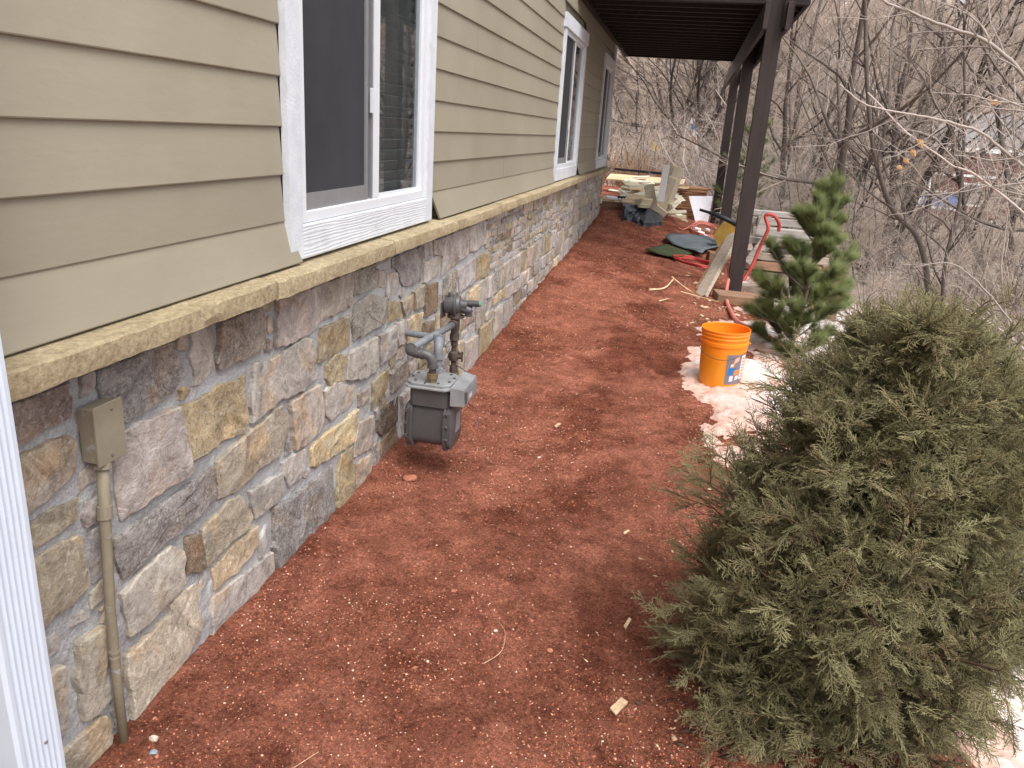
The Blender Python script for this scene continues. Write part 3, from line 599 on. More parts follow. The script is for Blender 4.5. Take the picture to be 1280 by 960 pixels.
# ------------------------------------------------------------------ stone wall
TRACED=[('b',[113.2,93.4,122.7,93.9,131.1,93.7,131.2,90.1,130.8,86.2,126.9,85.6,121.3,85.4,115.8,85.0,112.4,85.1]),
('m',[134.6,93.5,139.1,93.6,138.7,90.5,136.1,88.9,134.1,89.2]),
('d',[139.6,93.5,149.5,93.9,165.2,94.1,168.5,85.2,164.2,80.8,154.6,79.7,147.4,78.8,144.6,79.1,144.1,84.4,139.5,86.7,138.9,90.4]),
('t',[113.6,82.4,124.9,83.0,129.0,82.5,130.8,80.4,130.7,78.5,129.5,73.9,122.4,71.6,115.5,70.4,112.4,70.9]),
('l',[142.1,77.7,149.0,77.3,157.9,77.0,165.7,76.6,166.4,71.2,168.5,58.5,168.3,56.2,157.0,56.5,149.3,55.3,141.7,55.4,141.2,61.6,141.3,66.5,140.8,71.8]),
('g',[166.7,76.1,176.9,75.1,182.8,76.2,193.0,75.0,199.6,75.0,198.3,69.6,199.5,61.9,198.8,59.3,196.4,57.6,185.2,59.1,176.7,58.4,168.6,58.9,166.5,69.0]),
('m',[173.0,94.2,183.3,94.3,184.3,90.2,183.1,85.8,184.2,81.6,177.4,78.9,173.7,79.2,174.1,83.3,172.6,88.2,174.3,91.1]),
('b',[186.2,94.3,206.2,94.4,209.7,87.8,209.2,80.7,199.0,80.1,185.6,80.3,184.3,82.9,186.3,88.0]),
('m',[219.0,94.1,236.4,94.1,248.7,93.7,248.5,79.9,242.5,78.5,227.0,77.6,217.5,78.5,217.5,86.0]),
('m',[249.2,93.9,276.4,94.1,277.2,80.2,261.6,80.3,249.4,80.0]),
('m',[204.0,77.1,214.9,75.7,227.0,76.6,236.8,77.2,243.0,75.2,244.2,60.3,237.2,60.2,233.7,58.6,217.8,60.6,206.2,59.4,200.8,58.9,201.5,68.5,203.2,72.8]),
('o',[249.7,77.4,274.9,76.9,274.9,64.7,265.0,64.9,246.8,65.2,247.7,71.8]),
('g',[253.0,62.3,260.9,64.8,272.0,61.8,269.0,52.2,256.7,53.0,252.9,57.7]),
('l',[224.8,57.8,236.0,57.9,248.7,56.6,251.2,48.6,250.9,40.1,246.1,38.0,238.3,37.6,228.4,38.5,227.0,44.5,225.7,52.3]),
('t',[180.6,54.2,196.3,56.3,204.8,57.1,219.3,58.6,223.4,53.1,223.0,46.0,217.7,40.8,205.2,41.8,197.8,40.9,190.8,40.1,180.7,42.5,180.5,48.8]),
('d',[179.6,53.7,180.4,44.4,172.3,41.7,156.6,41.5,146.0,40.4,140.2,40.4,139.0,45.1,139.1,52.1,150.3,52.4,159.4,52.8,171.1,53.1]),
('T',[139.0,36.8,142.4,37.6,149.2,39.0,158.6,39.4,163.8,35.1,162.8,25.5,153.0,24.1,146.5,23.4,139.6,24.3,139.1,30.2]),
('t',[172.6,36.4,180.7,38.1,187.2,39.3,192.1,38.4,196.8,32.0,198.7,27.4,196.3,24.9,186.0,25.7,179.4,24.8,173.5,24.2,173.3,29.3]),
('n',[165.1,38.4,171.1,36.3,172.2,30.9,172.5,23.8,164.8,27.0,164.7,32.3]),
('G',[175.8,22.0,188.0,23.2,202.2,22.4,201.7,15.6,190.3,13.4,176.7,14.1]),
('w',[138.5,19.5,145.3,19.9,155.5,19.3,156.5,22.1,163.8,22.8,173.6,20.6,172.7,12.3,169.9,4.5,163.7,1.9,154.5,-0.6,144.3,-0.4,138.0,0.1,138.3,7.1,137.4,13.7]),
('l',[175.2,12.6,192.0,10.6,210.2,8.4,210.7,-0.1,200.5,-0.6,183.9,-2.3,173.5,-0.8]),
('l',[202.4,17.6,206.7,20.6,206.7,13.1,201.9,10.7]),
('m',[198.1,36.6,218.3,34.5,218.5,28.2,213.6,25.4,207.6,25.6,200.5,25.9,199.1,32.0]),
('l',[219.0,37.5,235.0,36.5,234.7,29.0,232.2,27.1,222.1,27.1,219.5,32.8]),
('G',[240.0,34.0,243.4,35.9,261.6,35.1,282.9,35.1,282.1,26.8,277.9,21.9,258.4,23.9,243.0,25.7,239.8,27.4]),
('D',[211.5,24.8,230.8,21.2,240.4,21.7,258.7,19.9,259.7,-0.4,247.2,-4.0,234.4,-4.7,213.8,-5.0,211.6,1.7,210.8,13.8]),
('o',[265.8,21.4,277.8,20.5,277.0,-1.9,261.1,-3.8,262.1,13.2]),
('t',[279.8,10.9,298.3,8.9,298.5,0.3,294.5,-7.4,280.7,-5.1]),
('m',[283.4,28.6,299.0,26.6,301.3,17.9,299.3,11.1,277.9,14.9,278.8,20.9]),
('B',[303.4,17.1,304.3,20.1,319.5,25.0,333.6,24.7,331.9,11.8,311.0,11.6]),
('n',[310.0,9.4,329.5,11.7,334.9,0.5,332.7,-3.3,311.5,-2.7,309.1,4.5]),
('l',[250.5,53.2,262.0,53.1,280.6,46.6,282.5,40.7,273.5,38.3,257.0,39.1,252.5,43.5]),
('m',[273.2,61.7,302.8,61.6,303.2,46.3,284.5,47.2,270.8,51.4]),
('m',[305.1,61.4,326.4,61.1,328.1,47.7,306.9,47.4]),
('t',[283.4,41.1,295.4,40.4,296.3,32.9,284.3,35.4]),
('o',[297.3,42.2,318.8,43.1,314.7,33.4,297.9,29.9]),
('b',[320.0,39.4,342.6,40.7,344.6,29.3,321.6,29.5]),
('l',[334.9,23.4,348.9,24.4,349.8,10.9,338.2,10.4]),
('d',[278.8,93.3,300.2,93.0,301.0,87.7,300.4,83.6,290.2,83.3,278.8,83.5]),
('m',[302.0,90.1,313.6,88.8,312.7,81.1,301.8,83.0]),
('m',[314.7,87.0,328.1,84.8,330.2,77.0,317.5,74.9,314.4,76.0]),
('d',[321.4,92.6,361.0,93.0,362.4,76.2,340.4,76.4,335.2,77.3,328.1,85.4,321.6,88.1]),
('m',[364.8,93.4,376.4,93.6,377.1,86.5,365.4,86.3]),
('l',[365.7,83.8,392.4,84.4,391.7,75.2,370.7,72.8,365.6,73.7]),
('m',[378.9,93.3,446.6,93.1,448.1,76.7,410.4,74.3,394.3,72.1,395.2,83.3,380.1,86.1]),
('d',[280.1,80.2,292.9,81.8,311.3,77.2,311.0,65.6,294.5,65.6,278.8,65.7,277.6,72.7]),
('o',[316.8,73.9,328.8,71.5,334.3,63.3,317.1,64.2]),
('t',[331.3,71.0,347.8,71.4,348.4,63.3,338.6,62.3]),
('t',[349.6,72.3,364.6,73.3,365.6,62.2,354.0,62.1]),
('n',[366.2,71.7,388.9,70.3,389.7,53.9,368.2,56.2]),
('d',[399.1,69.9,423.3,71.6,428.0,57.6,399.8,55.2]),
('l',[427.4,70.2,461.8,73.2,464.7,57.9,433.6,55.9]),
('l',[449.5,92.8,487.6,93.2,490.9,78.1,467.3,76.4,450.7,77.8]),
('o',[463.5,72.2,501.1,71.0,504.5,55.8,468.1,56.2]),
('G',[341.4,59.9,352.3,60.3,366.9,58.7,363.2,44.5,342.3,46.0]),
('n',[365.4,53.2,385.7,49.9,386.7,40.7,365.9,40.8]),
('m',[326.0,62.1,340.5,60.4,341.1,50.0,329.9,50.1,326.3,55.6]),
('G',[453.7,52.8,476.5,53.5,477.9,41.8,455.4,43.1]),
('l',[478.7,53.5,501.2,55.1,501.1,39.7,481.4,40.4]),
('d',[474.4,40.0,496.0,39.4,499.0,25.4,474.4,23.3]),
('m',[447.6,21.9,478.6,19.7,483.4,0.4,451.1,0.4]),
('o',[482.2,23.1,521.9,21.4,524.4,-2.4,486.4,-0.4]),
('m',[526.1,25.0,550.4,26.2,554.0,-0.3,530.4,-0.8]),
('d',[556.3,25.0,592.0,22.9,594.7,1.0,558.8,0.2]),
('t',[113.9,69.4,119.5,68.1,129.8,67.4,128.8,62.9,125.9,62.3,118.0,61.6,113.5,61.9]),
('t',[113.6,60.0,120.5,59.7,128.5,59.0,129.6,57.7,129.5,51.5,129.4,45.2,121.5,44.0,115.0,43.5,111.8,44.1,112.9,53.1]),
('l',[124.1,40.6,127.8,39.9,128.2,37.3,123.7,38.1]),
('m',[113.1,40.7,119.3,39.6,120.3,38.2,119.6,35.0,115.5,34.5,112.7,35.2]),
('l',[112.8,32.9,119.5,31.2,119.4,25.4,117.8,13.7,113.9,15.3,111.2,17.2]),
('T',[124.6,33.7,132.7,32.5,131.0,21.1,131.6,12.5,127.6,11.7,122.6,12.9,122.3,18.2,122.3,25.5,123.5,27.9]),
('t',[110.7,11.0,114.6,10.2,120.5,10.3,129.1,9.9,130.4,6.1,129.6,0.5,122.4,0.5,114.6,0.2,109.7,5.1]),
('t',[429.3,26.5,443.4,24.3,447.5,-1.3,437.2,-2.2])]
SC = {'m': (.385, .35, .318, .10), 'd': (.35, .32, .292, .95), 'D': (.32, .30, .28, 1.0), 't': (.385, .335, .265, .35), 'T': (.40, .36, .305, .1), 'g': (.49, .40, .26, .85), 'G': (.56, .46, .30, .5),
      'b': (.31, .262, .232, .75), 'B': (.14, .105, .085, .6), 'n': (.24, .18, .12, .6), 'w': (.66, .58, .44, .85), 'l': (.44, .405, .38, .2), 'o': (.33, .28, .18, .3)}
# mortar bed
my = axis([(-2.0, 6, 520), (6, YE, 180)]); mz = axis([(-.35, .984, 88)])
YM, ZM = np.meshgrid(my, mz); XM = -1.2145 + .007 * fbm(YM, ZM, 7, 4, .6, 101) + .005 * fbm(YM, ZM, 45, 2, .6, 105)
V = np.stack([XM, YM, ZM], -1).reshape(-1, 3); nx, ny = len(my), len(mz); I = (np.arange(ny - 1)[:, None] * nx + np.arange(nx - 1)[None]).ravel()
Fm = [tuple(r) for r in np.stack([I, I + 1, I + nx + 1, I + nx], -1)]
b = B(); b.V = V.tolist(); b.F = Fm; b.box(-1.6, -1.24, -2, YE - .01, -.35, .975)
swall = b.make('stone_wall', 'mortar', house); 
CR = random.Random(5); occ = {}
CS = .0125; NY = int(14.1 / CS); NZ = int(1.15 / CS); OC = np.zeros((NY, NZ), bool); Y0, Z0 = -2.0, -.17
cy = Y0 + (np.arange(NY) + .5) * CS; cz = Z0 + (np.arange(NZ) + .5) * CS
def inside(P, yy, zz):
    r = np.zeros(np.broadcast(yy, zz).shape, bool); n = len(P)
    for i in range(n):
        (ax, ay), (bx, by) = P[i], P[(i + 1) % n]
        c = ((ay > zz) != (by > zz)) & (yy < (bx - ax) * (zz - ay) / ((by - ay) or 1e-9) + ax); r ^= c
    return r
ST = []
for c, p in TRACED:
    P = [(p[i] / 100, p[i + 1] / 100) for i in range(0, len(p), 2)]
    ST.append((c, P, True)); g = inside(P, cy[:, None], cz[None, :])
    g2 = g.copy(); g2[1:] |= g[:-1]; g2[:-1] |= g[1:]; g2[:, 1:] |= g[:, :-1]; g2[:, :-1] |= g[:, 1:]; OC |= g2
OC[(cy > YE - .02), :] = True; OC[:, cz > .965] = True; OC[:, cz < -.14] = True
OC[(cy < .3), :] = True
iy0 = np.argmax(cy > .3)
for iy in range(iy0, NY):
    for iz in range(NZ):
        if OC[iy, iz]: continue
        yb = cy[iy]
        big = CR.random()
        wt = int((CR.uniform(.13, .32) if big > .25 else CR.uniform(.08, .15)) / CS); ht = int((CR.uniform(.16, .32) if big > .25 else CR.uniform(.09, .15)) / CS)
        h = 0
        while h < ht and iz + h < NZ and not OC[iy, iz + h]: h += 1
        # take the remaining sliver above if it is thin
        k = h
        while iz + k < NZ and not OC[iy, iz + k] and k - h < 6: k += 1
        if k - h < 6: h = k
        w = 1
        while w < wt and iy + w < NY and not OC[iy + w, iz:iz + h].any(): w += 1
        k = w
        while iy + k < NY and k - w < 5 and not OC[iy + k, iz:iz + h].any(): k += 1
        if k - w < 5: w = k
        if w * CS < .05 or h * CS < .045: continue
        OC[iy:iy + w, iz:iz + h] = True
        g = .006; y0, y1, z0, z1 = cy[iy] - CS / 2 + g, cy[iy] - CS / 2 + w * CS - g, cz[iz] - CS / 2 + g, cz[iz] - CS / 2 + h * CS - g
        j = lambda s=.013: CR.uniform(-s * .5, s)
        P = [(y0 + j(), z0 + j()), ((y0 + y1) / 2, z0 + j(.006)), (y1 - j(), z0 + j()), (y1 - j(), (z0 + z1) / 2), (y1 - j(), z1 - j()), ((y0 + y1) / 2, z1 - j(.006)), (y0 + j(), z1 - j()), (y0 + j(.008), (z0 + z1) / 2)]
        c = CR.choices('mdtTgGbnlo', (25, 17, 11, 9, 2, 3, 8, 3, 20, 9))[0]
        ST.append((c, P, False))
for c, P, tr in ST:
    cyy = sum(p[0] for p in P) / len(P); czz = sum(p[1] for p in P) / len(P)
    area = abs(sum(P[i][0] * P[(i + 1) % len(P)][1] - P[(i + 1) % len(P)][0] * P[i][1] for i in range(len(P)))) / 2
    sgn = sum(P[i][0] * P[(i + 1) % len(P)][1] - P[(i + 1) % len(P)][0] * P[i][1] for i in range(len(P)))
    if sgn < 0: P = P[::-1]
    near = cyy < 4.6; step = .022 if near else .07
    Q = []
    for i in range(len(P)):
        a, b_ = P[i], P[(i + 1) % len(P)]; d = math.dist(a, b_); n = max(1, round(d / step))
        for k in range(n):
            t = k / n; s_ = (.0028 if near else .005) if k else .001
            Q.append((a[0] + (b_[0] - a[0]) * t + CR.gauss(0, s_), a[1] + (b_[1] - a[1]) * t + CR.gauss(0, s_)))
    n = len(Q); sz = math.sqrt(area); dep = CR.uniform(.020, .032) * (1 if sz > .1 else .8)
    if c == 'B': dep = .018
    gx, gz = CR.gauss(0, .025), CR.gauss(0, .03); sd_ = CR.randint(0, 999)
    amp = .006 * SC[c][3] + .002
    V = []; F = []
    def front(y, z, k): return -1.226 + dep * k + gx * (y - cyy) + gz * (z - czz)
    rings = [(1.0, 0, 0), (1.0, .84, .4), (.965, .97, .7), (.64, 1.01, 1.5), (.28, 1.03, 1.6)] if near else [(1.0, 0, 0), (1.0, .85, .4), (.93, 1.0, .9), (.45, 1.03, 1.3)]
    for ri, (s_, k, na) in enumerate(rings):
        for (y, z) in Q:
            yy, zz = cyy + (y - cyy) * s_, czz + (z - czz) * s_
            x = -1.236 if ri == 0 else front(yy, zz, k) + amp * na * float(fbm(np.array(yy), np.array(zz), 14, 3, .65, sd_))
            V.append((x, yy, zz))
    for ri in range(len(rings) - 1):
        for i in range(n): j = (i + 1) % n; F.append((ri * n + i, ri * n + j, (ri + 1) * n + j, (ri + 1) * n + i))
    V.append((front(cyy, czz, 1.06) + amp * CR.uniform(-.5, .5), cyy, czz)); q = len(V) - 1; l0 = (len(rings) - 1) * n
    for i in range(n): F.append((l0 + i, l0 + (i + 1) % n, q))
    o = B().add(V, F).make('stone', 'stone', swall, (-1.2, cyy, czz), angle=24)
    kk = CR.uniform(.86, 1.14) if not tr else CR.uniform(.95, 1.05); r_, g_, b2, a_ = SC[c]
    o.color = (r_ * kk * CR.uniform(.96, 1.04), g_ * kk, b2 * kk * CR.uniform(.94, 1.06), a_)
print('stones', len(ST))

# ------------------------------------------------------------------ downspout
ds = root('downspout', (-1.14, 1.0, 0), 'white fluted metal downspout standing at the near end of the wall', 'downspout')
def flute():
    P = []; x1, x0, y0, y1 = -1.072, -1.142, .935, 1.042
    n = 6; P += [(x0, y0)]; P += [(x1 - .006, y0), (x1, y0 + .006)]
    for i in range(n):
        a = y0 + .014 + (y1 - y0 - .028) * i / n; w = (y1 - y0 - .028) / n
        P += [(x1, a), (x1 - .004, a + w * .28), (x1 - .004, a + w * .6), (x1, a + w * .9)]
    P += [(x1, y1 - .006), (x1 - .006, y1), (x0, y1)]
    return P
def extr(P, z0, z1, zs=2, off=lambda z: 0):
    V = []; F = []; n = len(P)
    for k in range(zs):
        z = z0 + (z1 - z0) * k / (zs - 1)
        V += [(x + off(z), y, z) for x, y in P]
    for k in range(zs - 1):
        for i in range(n): j = (i + 1) % n; F.append((k * n + i, k * n + j, (k + 1) * n + j, (k + 1) * n + i))
    F.append(tuple(range(n))[::-1]); F.append(tuple((zs - 1) * n + i for i in range(n))); return V, F
P = flute(); cx_, cy_ = -1.107, .988
B().add(*extr([(cx_ + (x - cx_) * .97, cy_ + (y - cy_) * .97) for x, y in P], -.05, 1.16, 8, lambda z: .0015 * math.sin(z * 9))).make('lower_pipe', 'steel_white', ds)
B().add(*extr(P, 1.15, 5.1)).make('upper_pipe', 'steel_white', ds)
B().box(-1.20, -1.069, 1.0425, 1.046, 1.42, 1.45).box(-1.20, -1.069, .9305, .934, 1.42, 1.45).box(-1.0715, -1.0685, .934, 1.0425, 1.42, 1.45).make('strap', 'steel_white', ds)
sc_ = B()
for y in (1.0,): sc_.lathe((-1.0745, y, .31), [(.004, 0), (.004, .002), (.002, .003)], 8, (1, 0, 0))
sc_.make('rivet', 'screw', ds)

# ------------------------------------------------------------------ electrical box with conduit
eb = root('electrical_box', (-1.15, 1.29, 0), 'tan metal junction box with a conduit running down the stone wall', 'electrical box')
bx = B().box(-1.205, -1.168, 1.322, 1.402, .746, .874, .003).make('box_body', 'boxworn', eb, angle=30)
B().box(-1.166, -1.162, 1.318, 1.407, .741, .879, .0015).box(-1.168, -1.1665, 1.321, 1.404, .744, .876).make('cover', 'boxtan', eb)
for y, z in ((1.372, .862), (1.360, .757)): B().lathe((-1.162, y, z), [(.0045, 0), (.0045, .0015), (.002, .0025)], 8, (1, 0, 0)).make('screw', 'screw', eb)
B().tube([(-1.180, 1.350, .748), (-1.180, 1.348, .728)], [.017, .020], 14).make('connector', 'boxtan', eb)
B().tube([(-1.180, 1.348, .73), (-1.178, 1.335, .60), (-1.178, 1.332, .56), (-1.178, 1.320, .385), (-1.178, 1.315, .185), (-1.178, 1.314, -.08)], [.0135, .0130, .0125, .0118, .0112, .011], 14).make('conduit', 'boxworn', eb, smooth=True)
B().tube([(-1.178, 1.338, .640), (-1.178, 1.336, .610)], [.0165, .0175], 14).make('coupling', 'boxtan', eb)
B().tube([(-1.178, 1.317, .268), (-1.178, 1.317, .262)], [.0135, .0135], 12).tube([(-1.178, 1.3165, .252), (-1.178, 1.316, .246)], [.0125, .0125], 12).make('coupling', 'boxtan', eb)

# ------------------------------------------------------------------ gas meter
gm = root('gas_meter', (-.98, 3.12, 0), 'grey gas meter with elbows, long pipe and regulator on the stone wall', 'gas meter')
ya, yb = 3.045, 3.235; xa, xb = -1.075, -.868
body = B()
def rr_prof(y0, y1, z0, z1, r, n=6):
    P = []
    for cx0, cz0, a0 in ((y1 - r, z0 + r, -90), (y1 - r, z1 - r, 0), (y0 + r, z1 - r, 90), (y0 + r, z0 + r, 180)):
        for k in range(n + 1): a = math.radians(a0 + 90 * k / n); P.append((cx0 + r * math.cos(a), cz0 + r * math.sin(a)))
    return P
def xloft(b, secs):
    N = None; V = []; F = []
    for x, P in secs: V += [(x, y, z) for y, z in P]; N = len(P)
    for s_ in range(len(secs) - 1):
        for i in range(N): j = (i + 1) % N; F.append((s_ * N + i, s_ * N + j, (s_ + 1) * N + j, (s_ + 1) * N + i))
    F.append(tuple(range(N))[::-1]); F.append(tuple((len(secs) - 1) * N + i for i in range(N))); return b.add(V, F)
big = rr_prof(ya, yb, .105, .330, .05); mid = rr_prof(ya + .016, yb - .016, .122, .330, .045); sm_ = rr_prof(ya + .02, yb - .02, .125, .30, .04)
xloft(body, [(xa + .028, mid), (xb - .032, mid)]); body.make('body', 'meter', gm, angle=35)
for x0, x1, fx in ((xa, xa + .03, -1), (xb - .034, xb, 1)):
    c = B(); ins = rr_prof(ya + .008, yb - .008, .113, .322, .045); ins2 = rr_prof(ya + .022, yb - .022, .128, .305, .035)
    if fx > 0: xloft(c, [(x0, big), (x0 + .010, big), (x0 + .012, ins), (x1 - .004, ins), (x1 + .004, ins2)])
    else: xloft(c, [(x0 - .012, ins2), (x0 + .002, ins), (x1 - .012, ins), (x1 - .010, big), (x1, big)])
    cv = c.make('diaphragm_cover', 'meter', gm, angle=35)
    bo = B()
    for yy, zz in [(ya + .004, .17), (ya + .004, .23), (ya + .004, .29), (yb - .004, .2), ((ya + yb) / 2, .108), (ya + .03, .118)]:
        bo.lathe((x0 + (.012 if fx > 0 else .006), yy, zz), [(.0065, 0), (.0065, .008), (.004, .010)], 6, (fx, 0, 0)); bo.box(x0 + .0, x0 + .010, yy - .008, yy + .006, zz - .006, zz + .006)
    bo.make('bolt', 'meter', cv)
np_ = B().box(xb + .0045, xb + .006, ya + .075, ya + .145, .185, .275).make('nameplate', 'meter_lid', gm)
def hexring(b, cx, cy, ax, ay, z0, z1, cut=.25, bev=0.004):
    P0 = [(cx - ax, cy - ay * (1 - cut)), (cx - ax * (1 - cut), cy - ay), (cx + ax * (1 - cut), cy - ay), (cx + ax, cy - ay * (1 - cut)), (cx + ax, cy + ay * (1 - cut)), (cx + ax * (1 - cut), cy + ay), (cx - ax * (1 - cut), cy + ay), (cx - ax, cy + ay * (1 - cut))]
    V = []; F = []
    for z, s_ in ((z0, 1), (z1 - bev, 1), (z1, .95)):
        V += [(cx + (x - cx) * s_, cy + (y - cy) * s_, z) for x, y in P0]
    for k in range(2):
        for i in range(8): j = (i + 1) % 8; F.append((k * 8 + i, k * 8 + j, (k + 1) * 8 + j, (k + 1) * 8 + i))
    F.append(tuple(range(8))[::-1]); F.append(tuple(16 + i for i in range(8))); return b.add(V, F)
mx_, my_ = (xa + xb) / 2 - .002, (ya + yb) / 2 - .004
hexring(B(), mx_, my_, .088, .088, .318, .402, .2).make('valve_housing', 'meter', gm)
hexring(B(), mx_ - .004, my_, .108, .108, .402, .412, .25).make('lid_flange', 'meter_lid', gm)
hexring(B(), mx_ - .004, my_, .100, .098, .412, .426, .3).make('lid', 'meter_lid', gm)
bo = B()
for a in range(10): an = a * .628 + .2; bo.lathe((mx_ - .004 + .092 * math.cos(an), my_ + .09 * math.sin(an), .424), [(.007, 0), (.007, .006), (.004, .008)], 6)
for i, yy in enumerate((ya + .005, ya + .03, ya + .10)): bo.lathe((-1.04 + .055 * i, ya + .008 - .004, .392), [(.006, 0), (.006, .006)], 6, (0, -1, 0))
bo.make('lid_bolts', 'meter', gm)
ib = B(); ib.hexa([(xb - .005, ya + .0, .335), (xb + .058, ya + .012, .335), (xb + .058, yb + .035, .340), (xb - .005, yb + .03, .340), (xb - .005, ya + .0, .418), (xb + .052, ya + .012, .408), (xb + .052, yb + .035, .415), (xb - .005, yb + .03, .430)])
ibo = ib.make('index_box', 'meter_lid', gm)
B().box(xb + .0575, xb + .0605, ya + .05, yb + .01, .350, .395).make('index_window', 'sash_grey', ibo)
B().box(xb + .0606, xb + .0615, ya + .075, ya + .12, .355, .375).make('index_label', 'lab_grey_pale', ibo)
B().box(xb + .054, xb + .064, ya + .022, ya + .034, .345, .400, .003).make('index_tab', 'meter', ibo)
def elbow(b, a, c, d, r): # three points smooth bend
    pts = [];
    for k in range(9):
        t = k / 8; pts.append(tuple((1 - t) ** 2 * a[i] + 2 * t * (1 - t) * c[i] + t * t * d[i] for i in range(3)))
    return b.tube(pts, r, 16)
# front riser and elbows
q1 = (-.965, 3.075)
B().tube([(q1[0], q1[1], .424), (q1[0], q1[1], .447)], .021, 8).tube([(q1[0], q1[1], .445), (q1[0], q1[1], .466)], .026, 8).make('union_nut', 'brassy', gm)
B().tube([(q1[0], q1[1], .46), (q1[0], q1[1], .50)], .0155, 14).make('riser', 'pipe_rust', gm)
e1 = elbow(B(), (q1[0], q1[1], .497), (q1[0], q1[1], .548), (q1[0] - .045, q1[1] - .005, .550), .0205).tube([(q1[0], q1[1], .490), (q1[0], q1[1], .502)], .0245, 16).tube([(q1[0] - .042, q1[1] - .005, .550), (q1[0] - .056, q1[1] - .006, .550)], .0245, 16)
e1.make('elbow', 'meter', gm, smooth=False, angle=40)
B().tube([(q1[0] - .05, q1[1] - .005, .55), (q1[0] - .080, q1[1] - .006, .551)], .0165, 14).make('nipple', 'screw', gm)
k0 = (q1[0] - .072, q1[1] - .006, .551)
e2 = elbow(B(), k0, (k0[0] - .045, k0[1], .551), (k0[0] - .045, k0[1] + .045, .553), .0205).tube([k0, (k0[0] + .010, k0[1], .551)], .0245, 16).tube([(k0[0] - .045, k0[1] + .042, .553), (k0[0] - .045, k0[1] + .055, .553)], .0245, 16)
e2.make('elbow', 'meter', gm, angle=40)
lp0 = (k0[0] - .045, k0[1] + .05, .553); rx, ry = -1.030, 3.63
B().tube([lp0, (rx, ry - .03, .556)], .0170, 16).make('long_pipe', 'pipe_blue', gm, smooth=True)
B().tube([(rx, ry - .05, .556), (rx, ry - .02, .556)], .0245, 16).tube([(rx, ry - .03, .556), (rx, ry, .556)], .021, 16).tube([(rx, ry, .525), (rx, ry, .590)], .0235, 16).make('tee', 'pipe_rust', gm, angle=40)
# rear riser to the wall
q2 = (-.985, 3.215)
B().tube([(q2[0], q2[1], .424), (q2[0], q2[1], .447)], .026, 8).tube([(q2[0], q2[1], .447), (q2[0], q2[1], .505)], .0165, 14).make('outlet_riser', 'pipe_blue', gm)
elbow(B(), (q2[0], q2[1], .50), (q2[0], q2[1], .560), (q2[0] - .012, q2[1] + .05, .562), .021).tube([(q2[0], q2[1], .492), (q2[0], q2[1], .505)], .025, 16).make('elbow', 'pipe_blue', gm, angle=40)
B().tube([(q2[0] - .011, q2[1] + .045, .562), (q2[0] - .014, q2[1] + .06, .562)], .027, 16).tube([(q2[0] - .014, q2[1] + .055, .562), (q2[0] - .03, q2[1] + .10, .562), (q2[0] - .06, q2[1] + .125, .555), (q2[0] - .10, q2[1] + .14, .55), (-1.24, q2[1] + .16, .55)], .0155, 14).make('outlet_pipe', 'pipe_blue', gm, angle=40)
# supply riser
sp = B().tube([(rx, ry, .55), (rx, ry, -.05)], .0135, 14)
for z0, z1, r in ((.500, .525, .021), (.470, .500, .025), (.440, .462, .0185), (.30, .335, .020), (.255, .275, .022), (.06, .10, .019)): sp.tube([(rx, ry, z0), (rx, ry, z1)], r, 8)
sp.make('supply_riser', 'pipe_rust', gm, angle=30)
vb = B().lathe((rx + .0, ry, .385), [(.010, -.030), (.024, -.020), (.028, 0), (.024, .020), (.010, .030)], 14, (0, 0, 1)).tube([(rx - .028, ry, .385), (rx + .042, ry, .385)], .012, 10).box(rx + .040, rx + .048, ry - .006, ry + .006, .360, .412)
vb.tube([(rx + .02, ry, .41), (rx + .045, ry, .395)], .006, 8).make('shutoff_valve', 'pipe_rust', gm, angle=35)
B().tube(spline([(rx + .01, ry, .34), (rx + .07, ry - .02, .32), (rx + .10, ry, .27), (rx + .07, ry + .01, .20), (rx + .0, ry, .18)], 6), .0022, 6).tube(spline([(rx, ry, .18), (rx + .08, ry - .03, .16), (rx + .13, ry, .11), (rx + .16, ry - .03, .02)], 6), .0018, 6).make('tracer_wire', 'wire', gm)
# regulator
rg = B().lathe((rx - .012, ry + .01, .648), [(.022, -.050), (.045, -.045), (.050, -.020), (.050, .004), (.062, .006), (.062, .014), (.050, .016), (.046, .030), (.026, .040), (.026, .042)], 22, (1, .12, 0))
rg.make('regulator', 'meter', gm, angle=35)
B().tube([(rx + .01, ry + .01, .65), (rx + .055, ry + .015, .65)], [.030, .026], 14).tube([(rx + .055, ry + .015, .66), (rx + .115, ry + .02, .664)], .016, 14).tube([(rx + .03, ry + .012, .635), (rx + .075, ry + .017, .622)], [.026, .022], 12).tube([(rx + .062, ry + .016, .625), (rx + .062, ry + .016, .595)], [.021, .018], 12).make('regulator_spout', 'meter', gm, angle=35)
B().tube([(rx + .114, ry + .02, .664), (rx + .124, ry + .021, .6645)], .0145, 12).make('vent_cap', 'green_cap', gm)
B().tube([(rx, ry + .005, .585), (rx, ry + .005, .596)], .042, 12).tube([(rx, ry + .005, .596), (rx, ry + .005, .625)], .030, 12).make('regulator_base', 'pipe_rust', gm, angle=35)
B().box(rx - .07, rx - .06, ry - .03, ry + .03, .58, .66).lathe((rx - .03, ry - .015, .70), [(.008, 0), (.008, .012)], 6).make('bracket', 'meter', gm)
